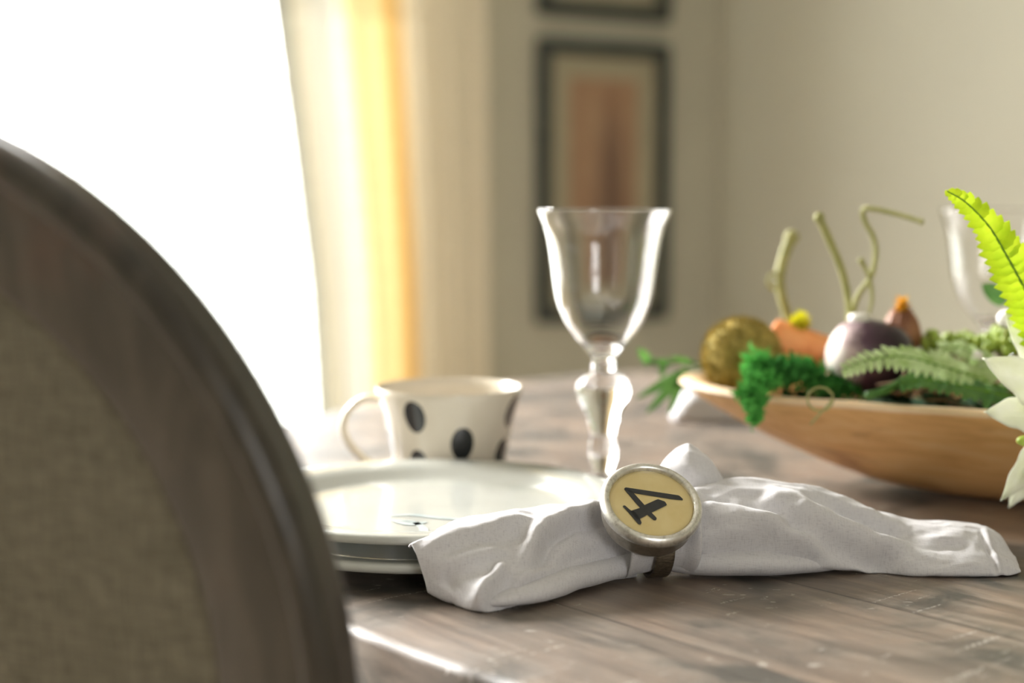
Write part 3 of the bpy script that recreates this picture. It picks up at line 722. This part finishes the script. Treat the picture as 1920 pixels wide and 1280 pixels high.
# flowers: pom shaped
def pom(label, px, py, Y, R, m, n=90):
    root = thing('small_flower', label, 'flower', at(px, py, Y=Y)); mb = MB()
    for _ in range(n):
        d = Vector((random.gauss(0, 1), random.gauss(0, 1), random.gauss(0, 1))).normalized(); s_ = d.cross(Vector((.2, .5, .9))).normalized() * R * .16; p = d * R * random.uniform(.75, 1.05)
        mb.add([d * R * .2 - s_*.4, d * R * .2 + s_*.4, p * .8 + s_, p, p * .8 - s_], [(0, 1, 2, 3, 4)])
    mb.build('petals', M[m], root, smooth=False)
    MB().sphere((0, 0, 0), R * .45, 12, 8).build('flower_centre', M[m], root)
    MB().tube([(0, 0, -R*.4), (0, .004, -R*1.4), (0.002, .006, -R*2.4)], .0008, 6).build('stem', M['stem'], root)
pom('small yellow-green flower on top of the carrot', 1500, 604, .995, .0092, 'yellow')
pom('golden flower above the brown husk, right of the aubergine', 1692, 568, .96, .0068, 'orange', 60)
pom('lower golden flower touching the brown husk', 1683, 596, .965, .0055, 'orange', 40)
# rust-brown husk
root = thing('dried_husk', 'rust-brown dried seed husk against the right side of the aubergine', 'dried husk', at(1690, 632, Y=.965))
MB().sphere((0, 0, 0), 1, 28, 20, lambda p: Vector((p.x * .013, p.y * .012, p.z * .015 * (1 + .35 * max(0, p.z)))) * (1 + .08 * math.sin(9 * math.atan2(p.y, p.x)))).build('shell', M['rust'], root)
mb = MB()
for k in range(7):
    a = k * .9; mb.tube([(0.003*math.cos(a), .003*math.sin(a), .013), (.007*math.cos(a), .007*math.sin(a), .020)], [.0014, .0006], 6)
mb.build('crown', M['rust'], root)

# twigs nest
mb = MB()
for _ in range(150):
    x = random.uniform(-.11, .06); y = random.uniform(-.075, .055); p = bl(x, y, random.uniform(.066, .088)); a = random.uniform(0, 2*PI)
    d = Vector((math.cos(a), math.sin(a), random.uniform(-.3, .35))) * random.uniform(.008, .02)
    mb.tube([p - d, p + Vector((0, 0, random.uniform(-.004, .006))), p + d], [.0009, .0010, .0005], 5)
tag(mb.build('twig_nest', M['twig']), 'loose tangle of dry brown twigs at the right of the bowl', 'twigs', kind='stuff')
# sedum: clusters of little fleshy leaves
def sedum(label, c, R, n):
    root = thing('sedum_sprig', label, 'succulent', c, None); mb = MB()
    for _ in range(n):
        d = Vector((random.gauss(0, 1), random.gauss(0, .8), abs(random.gauss(0, .9)))).normalized(); p = Vector((d.x * R[0], d.y * R[1], d.z * R[2])) * random.uniform(.5, 1)
        r = random.uniform(.0020, .0036); mb.sphere(p, (r, r, r * 1.5), 8, 6)
    mb.build('leaves', M['sedum'], root)
    st = MB()
    for k in range(5):
        a = k * 1.3; st.tube([(0, 0, -.012), (R[0]*.4*math.cos(a), R[1]*.4*math.sin(a), 0), (R[0]*.6*math.cos(a), R[1]*.6*math.sin(a), R[2]*.6)], .0011, 6)
    st.build('stems', M['stem'], root)
sedum('yellow-green sedum cluster at the right edge above the fern', at(1890, 655, Y=.93), (.022, .018, .014), 110)
sedum('small yellow-green sedum cluster between the brown husk and the right edge', at(1800, 662, Y=.955), (.022, .018, .013), 90)
sedum('single upright pale green sedum bud right of the golden flowers', at(1742, 648, Y=.96), (.006, .006, .012), 12)

# ferns
def leaflet(mb, p, d, nrm, L, w, cup=.15, teeth=0):
    d = d.normalized(); s_ = d.cross(nrm).normalized(); nr = s_.cross(d)
    G = [[], [], []]
    N = 7
    for i in range(N):
        t_ = i / (N - 1); wid = w * (math.sin(PI * min(1, .12 + t_ * .88)) ** .6) * (1 - .25 * t_) if t_ < 1 else 0.0002
        if teeth and 0 < i < N - 1: wid *= (1 + teeth * (-1) ** i)
        c_ = p + d * L * t_ - nr * L * .18 * t_ * t_
        G[0].append(c_ + s_ * wid + nr * wid * cup); G[1].append(c_); G[2].append(c_ - s_ * wid + nr * wid * cup)
    mb.grid(G)
def frond(name, label, pts, nrm, L, w, n, mleaf, mstem, tip=.15, ang=70, r=.0009, zj=.0, teeth=0, group=None, basew=1.0, cat='fern'):
    P = crom(pts, n * 2 + 1); root = thing(name, label, cat, P[-1], group); lf = MB()
    nrm = Vector(nrm).normalized()
    for i in range(1, 2 * n + 1):
        t_ = i / (2 * n); d = (P[min(i+1, 2*n)] - P[i-1]).normalized(); side = 1 if i % 2 else -1
        sdir = d.cross(nrm).normalized() * side
        a = math.radians(ang); prof_ = tip + (1 - tip) * min(1, (t_ * 1.6)) ** .8; prof_ *= basew if t_ > .9 else 1
        dd = (-d) * math.cos(a) + sdir * math.sin(a) + nrm * random.uniform(-zj, zj)
        leaflet(lf, P[i], dd, nrm + Vector((random.gauss(0, .12), random.gauss(0, .12), 0)), L * prof_ * random.uniform(.92, 1.08), w * (.45 + .55 * prof_), teeth=teeth)
    rebase(lf.build('leaflets', M[mleaf], root)); rebase(MB().tube(P, [r * (.4 + .6 * i / (2*n)) for i in range(2*n+1)], 8).build('rachis', M[mstem], root))
    return root
Y0 = .775
frond('fern_frond', 'upright lime-green fern frond rising at the right edge', [at(1776, 358, Y=Y0), at(1812, 380, Y=Y0), at(1855, 425, Y=Y0+.002), at(1888, 480, Y=Y0+.004), at(1918, 535, Y=Y0+.006), at(1945, 590, Y=Y0+.012), at(1965, 650, Y=Y0+.02)], (-.15, -1, .25), .0155, .0048, 22, 'lime', 'limestem', tip=.12, ang=62, zj=.12, teeth=.10)
frond('fern_frond', 'mid-green fern frond lying across the front of the bowl', [at(1578, 694, Y=.872), at(1625, 676, Y=.872), at(1690, 668, Y=.874), at(1750, 682, Y=.876), at(1810, 700, Y=.88), at(1880, 725, Y=.885), at(1950, 745, Y=.89)], (0, -.62, .78), .0165, .0034, 24, 'fern', 'limestem', tip=.35, ang=72, zj=.1)
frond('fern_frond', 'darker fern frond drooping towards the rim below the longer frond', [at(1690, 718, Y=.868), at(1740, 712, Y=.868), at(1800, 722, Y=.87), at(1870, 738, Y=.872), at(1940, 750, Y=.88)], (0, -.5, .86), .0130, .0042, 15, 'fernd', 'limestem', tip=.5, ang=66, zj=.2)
frond('fern_frond', 'short green frond behind the long one, near the right edge', [at(1760, 650, Y=.90), at(1810, 655, Y=.90), at(1870, 690, Y=.90), at(1935, 720, Y=.90)], (0, -.5, .86), .013, .004, 14, 'fern', 'limestem', tip=.4, ang=66, zj=.2)
# leafy sprig hanging out of the left end
root = thing('leaf_sprig', 'narrow-leaved green sprig hanging off the left tip of the bowl', 'leaves', at(1325, 690, Y=1.02)); lf = MB(); st = MB()
Ys = 1.03
st.tube(crom([at(1345, 690, Y=1.02), at(1300, 680, Y=Ys), at(1250, 678, Y=Ys), at(1213, 672, Y=Ys+.01)], 20), .0010, 6)
st.tube(crom([at(1330, 690, Y=1.02), at(1295, 695, Y=Ys), at(1272, 712, Y=Ys)], 12), .0010, 6)
for a, b, w in (((1218, 680), (1200, 655), .0045), ((1245, 680), (1240, 705), .003), ((1290, 695), (1195, 742), .0042), ((1283, 702), (1212, 772), .0040), ((1278, 706), (1256, 775), .0036), ((1260, 680), (1215, 676), .003), ((1300, 682), (1262, 668), .003)):
    p = at(*a, Y=Ys); q = at(*b, Y=Ys - .01); leaflet(lf, p, q - p, Vector((0, -1, .4)), (q - p).length, w)
rebase(lf.build('leaves', M['fernd'], root)); rebase(st.build('stem', M['fernd'], root))
# a rounded green leaf seen through the far glass
root = thing('single_leaf', 'rounded green leaf seen against the far wine glass', 'leaf', at(1862, 560, Y=.95)); lf = MB(); leaflet(lf, at(1885, 565, Y=.95), at(1845, 532, Y=.95) - at(1885, 565, Y=.95), Vector((0, -1, .2)), .019, .0075)
rebase(lf.build('blade', M['fernd'], root)); rebase(MB().tube([at(1885, 565, Y=.95), at(1905, 600, Y=.93), at(1935, 650, Y=.91)], .0009, 6).build('stem', M['limestem'], root))

# white flower at the right edge
FC = at(1995, 770, Y=.80)
root = thing('white_flower', 'large white flower with pointed petals at the right edge, in front of the bowl', 'flower', FC)
def petal(tip, wid, curl, base=None, teeth=True):
    b = base or FC; d = tip - b; L = d.length; d.normalize(); vw = Vector((0, -1, .25)); s_ = d.cross(vw).normalized(); nr = s_.cross(d); nr = nr if nr.y < 0 else -nr
    N, K = 22, 9; G = []
    for i in range(N + 1):
        t_ = i / N; w = wid * (math.sin(PI * (t_ ** .85)) ** .75) if 0 < t_ < 1 else .0002
        if teeth: w *= 1 + .07 * math.sin(t_ * 26) * (t_ > .3)
        row = []
        for k in range(K):
            s = (k / (K - 1)) * 2 - 1
            row.append(b + d * L * t_ + s_ * s * w + nr * (.35 * w * s * s - abs(s) * 0 + curl * math.sin(PI * t_) - .0012 * math.exp(-(s*4)**2)) + nr * .0007 * math.sin(t_ * 17 + s * 5))
        G.append(row)
    o = MB().grid(G).build('petal', M['petal'], root); m = o.modifiers.new('thick', 'SOLIDIFY'); m.thickness = .0004; rebase(o)
petal(at(1846, 672, Y=.785), .0130, .006)
petal(at(1848, 772, Y=.790), .0115, .004, FC + Vector((0, 0, -.004)))
petal(at(1878, 938, Y=.785), .0080, .004, FC + Vector((-.002, 0, -.003)))
petal(at(1886, 584, Y=.80), .0105, .004)
petal(at(1892, 952, Y=.80), .0085, -.003, FC + Vector((.001, .001, -.004)))
petal(at(2060, 590, Y=.80), .012, .004); petal(at(2140, 700, Y=.79), .013, .005); petal(at(2130, 860, Y=.79), .012, .004)
mb = MB()
for k in range(16):
    a = k * 2.4; q = FC + Vector((math.cos(a) * .0012 * math.sqrt(k), -.006, math.sin(a) * .0012 * math.sqrt(k) )); mb.sphere(q, .0022, 10, 8)
rebase(mb.build('flower_centre', M['yellow'], root))
rebase(MB().sphere(at(1922, 826, Y=.793), (.005, .003, .003), 12, 8).build('bud', M['sedum'], root))
rebase(MB().tube(crom([FC, FC + Vector((.01, .03, .0)), bl(.03, -.06, .085), bl(.05, -.02, .058)], 16), .0016, 8).build('stem', M['limestem'], root))

# ------------------------------------------------------------------ napkins
def fold_disp(creases, p_px):
    """sum of folds: each crease = (polyline px, amp_up, width_up, amp_dn, width_dn)"""
    tot = 0.0
    for poly, au, wu, ad, wd in creases:
        best = None; ns = len(poly) - 1
        for si, ((x0, y0), (x1, y1)) in enumerate(zip(poly[:-1], poly[1:])):
            dx, dy = x1 - x0, y1 - y0; L2 = dx*dx + dy*dy; t_ = ((p_px[0]-x0)*dx + (p_px[1]-y0)*dy) / L2; tc = min(1, max(0, t_))
            qx, qy = x0 + dx*tc - p_px[0], y0 + dy*tc - p_px[1]; d = math.hypot(qx, qy)
            if best is None or d < best[0]:
                al = (si + tc) / ns; en = min(1, al / .22, (1 - al) / .22); best = (d, dx * (p_px[1]-y0) - dy * (p_px[0]-x0), en * en * (3 - 2 * en))
        d, sg, end = best
        sd = d if sg < 0 else -d      # positive on the upper side of a crease drawn left to right
        tot += 2.4 * end * (au * math.exp(-((sd - .55 * wu) / wu) ** 2) + ad * math.exp(-((sd + .55 * wd) / wd) ** 2))
    return tot
def to_px(p):
    q = p - Vector((0, 0, CAMZ)); fw = Vector((0, math.cos(PITCH), -math.sin(PITCH))); up = Vector((0, math.sin(PITCH), math.cos(PITCH)))
    d = q.dot(fw); return (960 + F_PX * q.x / d, 640 - F_PX * q.dot(up) / d)
def sheet(mb, stations, nu, nv, creases=(), amp=.0006, freq=60, seed=0, direction=Vector((0, -.55, .83))):
    rows = [crom(s, nv) for s in stations]; G = []
    cols = [crom([r[j] for r in rows], nu) for j in range(nv)]
    for i in range(nu): G.append([cols[j][i] for j in range(nv)])
    out = []
    for i in range(nu):
        row = []
        for j in range(nv):
            p = G[i][j]
            k = fold_disp(creases, to_px(p)) if creases else 0
            gate = min(1, max(0, (abs((p - RC).dot(RA)) - .008) / .022)) if (p - RC).length < .3 else 1
            w1 = Vector((p.x * 34 + seed, p.y * 85, p.z * 85)); w2 = Vector((p.x * 75 + p.z * 60, p.y * 120 + seed, p.z * 100))
            k += -amp * 1.5 * abs(noise.noise(w1)) - amp * .7 * abs(noise.noise(w2)) + amp * .5
            k += amp * .6 * noise.noise(Vector((p.x * freq * .5, p.y * freq, p.z * freq + seed))) + amp * .5 * noise.noise(Vector((p.x * freq * 1.6, p.y * freq * 2.2, p.z * freq * 2.2 + seed + 9)))
            q = p + direction * k * gate; q.z = max(q.z, TZ + .0008); row.append(q)
        out.append(row)
    mb.grid(out)
RC = Vector((.074, .727, TZ + .0212)); RA = Vector((.975, .20, 0)).normalized()     # ring centre / napkin axis
RS = Vector((-RA.y, RA.x, 0))                                                  # towards the back
def ringsec(off, rad, up=0.0, sq=1.0):
    """K control points: back ground, back, top, front upper, front mid, front low, tuck"""
    c_ = RC + RA * off + Vector((0, 0, up)); out = []
    for a in (-125, -175, 120, 75, 35, 5, -35, -75, -100):
        w = math.radians(a); out.append(c_ + (-RS) * math.cos(w) * rad * sq + Vector((0, 0, 1)) * math.sin(w) * rad)
    # order from back-bottom over top to the front-bottom
    out = [c_ + (-RS) * math.cos(math.radians(a)) * rad * sq + Vector((0, 0, 1)) * math.sin(math.radians(a)) * rad for a in (235, 190, 135, 95, 60, 25, -15, -55, -95)]
    return out
def sec(T, Fp, backw, bul=(.25, .5, .75), belly=.006, gz=True, under=.02):
    """T, Fp: world points of the top silhouette and of the front foot"""
    B = Vector((T.x + (T.x - Fp.x) * .4, T.y + backw, TZ + .001)); h = T.z - TZ
    n = Vector((0, -.6, .8)); pts = [B, Vector((T.x, T.y + backw * .75, TZ + h * .6)), Vector((T.x, T.y + backw * .3, TZ + h * .95)), T]
    for t_, k in zip((.20, .5, .80), (1.0, 1.5, 1.25)): pts.append(T.lerp(Fp, t_) + n * belly * k)
    pts.append(Fp); pts.append(Fp + Vector((0, under, -.003 if Fp.z > TZ + .006 else 0)))
    return pts
def psec(T, Fp, over, belly):
    """a section whose upper back edge rests on the plate rim"""
    n = Vector((0, -.6, .8)); zt = T.z; zr = TZ + .0308
    b0 = Vector((T.x - .002, T.y + over, max(zt - .0045, zr) if over > .012 else zt - .002)); 
    pts = [b0, b0.lerp(T, .35) + Vector((0, 0, .0006)), b0.lerp(T, .7) + Vector((0, 0, .0008)), T]
    for t_, k in zip((.20, .5, .80), (.9, 1.35, 1.2)): pts.append(T.lerp(Fp, t_) + n * belly * k)
    pts.append(Fp); pts.append(Fp + Vector((0, .014, 0))); return pts
root = thing('napkin', 'white linen napkin gathered through the metal ring in the foreground', 'napkin', (RC.x, RC.y, TZ))
nap = MB()
g = lambda px, py: at(px, py, z=.0012)
left = [ringsec(.008, .0160), ringsec(-.002, .0166), ringsec(-.009, .0178), ringsec(-.018, .0195, .0002, 1.1),
        sec(at(1150, 952, Y=.733), g(1190, 1080), .020, belly=.005),
        psec(at(1060, 964, Y=.724), g(1105, 1092), .024, .006),
        psec(at(960, 967, Y=.710), g(1005, 1122), .026, .006),
        psec(at(870, 985, Y=.701), g(912, 1145), .024, .005),
        psec(at(806, 1010, Y=.688), g(850, 1131), .010, .0045),
        psec(at(773, 1023, Y=.682), at(803, 1109, Y=.680), .004, .002)]
crL = [([(1006, 1085), (1008, 1050), (1020, 1022), (1042, 1003), (1078, 984), (1122, 974), (1180, 980)], .0030, 26, -.0022, 12),
       ([(950, 1134), (1000, 1112), (1060, 1098), (1130, 1074), (1215, 1045)], .0030, 26, -.0034, 13),
       ([(785, 1045), (840, 1020), (890, 1005), (960, 988), (1010, 985)], .0016, 18, -.0012, 20),
       ([(810, 1085), (850, 1058), (900, 1045), (950, 1050)], .0012, 18, -.0020, 24),
       ([(900, 1150), (912, 1118), (935, 1088), (960, 1070)], .0022, 16, -.0012, 20),
       ([(1030, 1075), (1080, 1050), (1150, 1030)], .0010, 18, -.0010, 18)]
sheet(nap, left, 220, 120, crL, .0014, 48, 1)
# bottom roll on the left
def roll(path, rad, hgt, nu=70, nv=22, seed=3, crs=()):
    P = crom(path, nu); G = []
    for i, p in enumerate(P):
        t_ = i / (nu - 1); r = interp(t_, [0, .5, 1], rad); h = interp(t_, [0, .5, 1], hgt); row = []
        tn = (P[min(i+1, nu-1)] - P[max(i-1, 0)]).normalized(); s_ = Vector((0, 0, 1)).cross(tn).normalized()
        for k in range(nv):
            a = 2*PI*k/nv; q = p + s_ * math.cos(a) * r + Vector((0, 0, math.sin(a) * h)); q += Vector((0, -.4, .8)) * .0007 * noise.noise(q * 60 + Vector((seed, 0, 0))); q.z = max(q.z, TZ + .0008); row.append(q)
        G.append(row)
    nap.grid(G, wrap=True); n0 = len(nap.v) - nu * nv; nap.f.append(tuple(n0 + k for k in range(nv))); nap.m.append(0); nap.f.append(tuple(n0 + (nu-1)*nv + k for k in range(nv))[::-1]); nap.m.append(0)
def gr(px, py, back, h): q = at(px, py, z=.0012); return q + Vector((0, back, h))
roll([RC + RA * .002 + Vector((0, -.0075, -.0095)), gr(1170, 1093, .0075, .0068), gr(1080, 1112, .0075, .0060), gr(1010, 1134, .0075, .0052), gr(950, 1143, .0075, .0040), gr(915, 1143, .008, .0025)], (.0055, .0085, .008), (.0050, .0055, .0022))
# right main body
right = [ringsec(-.006, .0160), ringsec(.003, .0168), ringsec(.010, .0180, .0006), ringsec(.018, .0200, .0012, 1.1),
         sec(at(1318, 910, Y=.757), at(1292, 1032, Y=.720), .022, belly=.006, under=.012),
         sec(at(1400, 898, Y=.765), at(1385, 1042, Y=.720), .030, belly=.006, under=.014),
         sec(at(1500, 911, Y=.768), at(1480, 1055, Y=.722), .034, belly=.0055, under=.014),
         sec(at(1582, 944, Y=.768), at(1582, 1063, Y=.729), .032, belly=.005, under=.012),
         sec(at(1665, 972, Y=.768), g(1655, 1072), .030, belly=.0045),
         sec(at(1730, 980, Y=.768), g(1722, 1078), .026, belly=.0042),
         sec(at(1795, 983, Y=.768), g(1790, 1079), .024, belly=.004),
         sec(at(1845, 988, Y=.766), g(1845, 1078), .022, belly=.0035),
         sec(at(1880, 1012, Y=.758), g(1885, 1077), .018, belly=.002),
         sec(at(1903, 1045, Y=.750), g(1911, 1072), .010, belly=.0008)]
crR = [([(1285, 935), (1340, 943), (1390, 953), (1450, 970), (1485, 975)], -.0024, 18, .0026, 20),
       ([(1400, 945), (1450, 925), (1500, 930), (1560, 965), (1650, 1010), (1740, 1035)], -.0006, 16, .0028, 22),
       ([(1470, 960), (1500, 982), (1560, 1015), (1640, 1045), (1700, 1052)], .0018, 18, -.0018, 18),
       ([(1480, 912), (1560, 945), (1640, 985), (1720, 1000)], .0016, 12, -.0020, 14),
       ([(1540, 930), (1600, 962), (1680, 990), (1780, 1000)], .0010, 10, -.0014, 12),
       ([(1290, 1034), (1350, 1020), (1430, 1020), (1500, 1036), (1560, 1052)], .0026, 22, -.0036, 13),
       ([(1838, 985), (1852, 1020), (1866, 1055), (1875, 1085)], .0007, 6, -.0007, 6),
       ([(1300, 985), (1380, 995), (1470, 1010), (1530, 1030)], .0014, 16, -.0012, 16),
       ([(1690, 1000), (1760, 1018), (1830, 1015)], .0010, 12, -.0012, 14)]
sheet(nap, right, 260, 120, crR, .0018, 48, 5)
# lower layer on the right
roll([RC + RA * .000 + Vector((0, -.0040, -.0085)), gr(1300, 1089, .013, .0074), gr(1390, 1090, .014, .0072), gr(1480, 1083, .013, .0060), gr(1550, 1076, .012, .0045), gr(1586, 1071, .011, .0036)], (.0075, .0135, .010), (.0062, .0068, .0032), nu=80, seed=11)
# raised corner behind the ring
pk = [[at(1215, 930, Y=.775), at(1235, 925, Y=.762), at(1300, 925, Y=.757), at(1362, 925, Y=.766), at(1370, 930, Y=.785)],
      [at(1230, 895, Y=.780), at(1240, 885, Y=.768), at(1300, 890, Y=.760), at(1348, 890, Y=.768), at(1352, 900, Y=.785)],
      [at(1243, 868, Y=.785), at(1252, 862, Y=.774), at(1290, 862, Y=.765), at(1328, 862, Y=.772), at(1335, 870, Y=.785)],
      [at(1262, 848, Y=.787), at(1270, 845, Y=.779), at(1290, 844, Y=.772), at(1310, 845, Y=.777), at(1316, 850, Y=.785)],
      [at(1283, 834, Y=.785), at(1286, 833, Y=.781), at(1291, 832, Y=.779), at(1297, 834, Y=.781), at(1300, 837, Y=.785)]]
sheet(nap, pk, 34, 34, (), .0006, 60, 8)
pkb = [[at(1215, 930, Y=.775), at(1260, 930, Y=.800), at(1370, 930, Y=.785)], [at(1230, 895, Y=.780), at(1290, 895, Y=.797), at(1352, 900, Y=.785)], [at(1262, 848, Y=.787), at(1290, 850, Y=.794), at(1316, 850, Y=.785)], [at(1283, 834, Y=.785), at(1291, 834, Y=.788), at(1300, 837, Y=.785)]]
sheet(nap, pkb, 24, 20, (), .0004, 60, 9)
o = nap.build('cloth', M['napkin'], root); rebase(o)
m = o.modifiers.new('thick', 'SOLIDIFY'); m.thickness = .0009; m.offset = 0

# folded napkin far behind the bowl tip
root = thing('napkin', 'small white folded napkin behind the left end of the bowl', 'napkin', at(1330, 790, z=0))
def farsec(px, h, w):
    b = at(px, 790, z=.001); return [b + Vector((0, 0, 0)), b + Vector((0, .006, h*.75)), b + Vector((0, .02, h)), b + Vector((0, w*.7, h*.9)), b + Vector((0, w, 0))]
fn_ = MB(); sheet(fn_, [farsec(1262, .003, .03), farsec(1275, .013, .045), farsec(1300, .024, .06), farsec(1335, .022, .07), farsec(1400, .018, .075), farsec(1480, .016, .075), farsec(1560, .010, .06)], 60, 40, (), .003, 40, 3)
o = fn_.build('cloth', M['napkin'], root); rebase(o); m = o.modifiers.new('thick', 'SOLIDIFY'); m.thickness = .0009

# ------------------------------------------------------------------ napkin ring
root = thing('napkin_ring', 'metal napkin ring with a round cream typewriter key face reading 4', 'napkin ring', (RC.x, RC.y, TZ))
G = []
for r, w in ((.0192, -.0046), (.0200, -.0050), (.0207, -.0046), (.0209, -.0030), (.0206, 0), (.0209, .0030), (.0207, .0046), (.0200, .0050), (.0192, .0046), (.0190, 0)):
    G.append([RC + RA * w + RS * r * math.cos(2*PI*k/96) + Vector((0, 0, 1)) * r * math.sin(2*PI*k/96) for k in range(96)])
G.append(G[0]); rebase(fix_normals(MB().grid(G, wrap=True).build('band', M['band'], root)))
upv = Vector((0, math.sin(PITCH), math.cos(PITCH))); bk = Vector((0, -math.cos(PITCH), math.sin(PITCH)))
sn, cs = math.sin(math.radians(46.5)), math.cos(math.radians(46.5))
KN = (Vector((1, 0, 0)) * .17 + upv * .985).normalized() * sn + bk * cs; KN.normalize()
KC = at(1222, 941, Y=(RC + KN * .0315).y)
KX = Vector((1, 0, 0)) - KN * KN.x; KX.normalize(); KY = KN.cross(KX)
def kp(x, y, h): return KC + KX * x + KY * y + KN * h
def klathe(prof, n=96):
    G = [[kp(max(r, .00005) * math.cos(2*PI*k/n), max(r, .00005) * math.sin(2*PI*k/n), h) for k in range(n)] for r, h in prof]; return MB().grid(G, wrap=True)
K0 = .0262
rim = klathe([(.0214, -.0016), (.0216, .0002), (.0222, .0010), (.0232, .0016), (.0244, .0014), (.0254, .0004), (.0262, -.0010), (.0263, -.0026), (.0258, -.0042), (.0246, -.0052), (.0222, -.0054), (.0214, -.0016)])
rebase(fix_normals(rim.build('rim', M['nickel'], root)))
rebase(klathe([(.0, -.0008), (.010, -.0008), (.018, -.0009), (.0198, -.0007), (.0203, -.0009), (.0216, -.0011)]).build('key_face', M['cream'], root))
rebase(fix_normals(klathe([(.0245, -.004), (.0240, -.0056), (.0236, -.0130), (.0226, -.0152), (.0205, -.0160), (.0, -.0160)]).build('skirt', M['nickeld'], root)))
rebase(MB().tube([KC - KN * .0118, KC - KN * .0150], .006, 20).build('post', M['band'], root))
# the numeral, projected once onto the key face plane
def onkey(zx, zy):
    px, py = 1080 + zx / 4.268, 830 + zy / 4.268
    a = at(px, py, Y=1.0) - Vector((0, 0, CAMZ)); o0 = Vector((0, 0, CAMZ)); t_ = (KC - KN * .0007 - o0).dot(KN) / a.dot(KN); q = o0 + a * t_ - KC
    return q.dot(KX), q.dot(KY)
polys = [[(386, 374), (388, 364), (398, 359), (416, 361), (818, 422), (830, 428), (855, 452), (853, 461), (760, 452), (640, 432), (462, 404), (440, 396)],
         [(386, 374), (416, 361), (462, 404), (548, 500), (513, 522), (480, 486)],
         [(548, 500), (648, 455), (658, 453), (706, 470), (714, 476), (726, 496), (722, 503), (600, 562), (575, 575), (512, 610), (500, 622), (470, 600), (434, 548), (513, 522)],
         [(375, 512), (380, 504), (392, 504), (434, 540), (480, 560), (500, 600), (512, 612), (525, 642), (520, 652), (510, 655), (497, 650), (420, 560)],
         [(570, 577), (604, 560), (643, 600), (645, 612), (636, 622), (620, 620)]]
mb = MB()
for pl in polys:
    Q = [onkey(*p) for p in pl]; n = len(Q)
    mb.add([kp(x, y, -.00055) for x, y in Q], [tuple(range(n))]) 
o = mb.build('numeral', M['ink'], root, smooth=False); m = o.modifiers.new('thick', 'SOLIDIFY'); m.thickness = .00015; rebase(o)
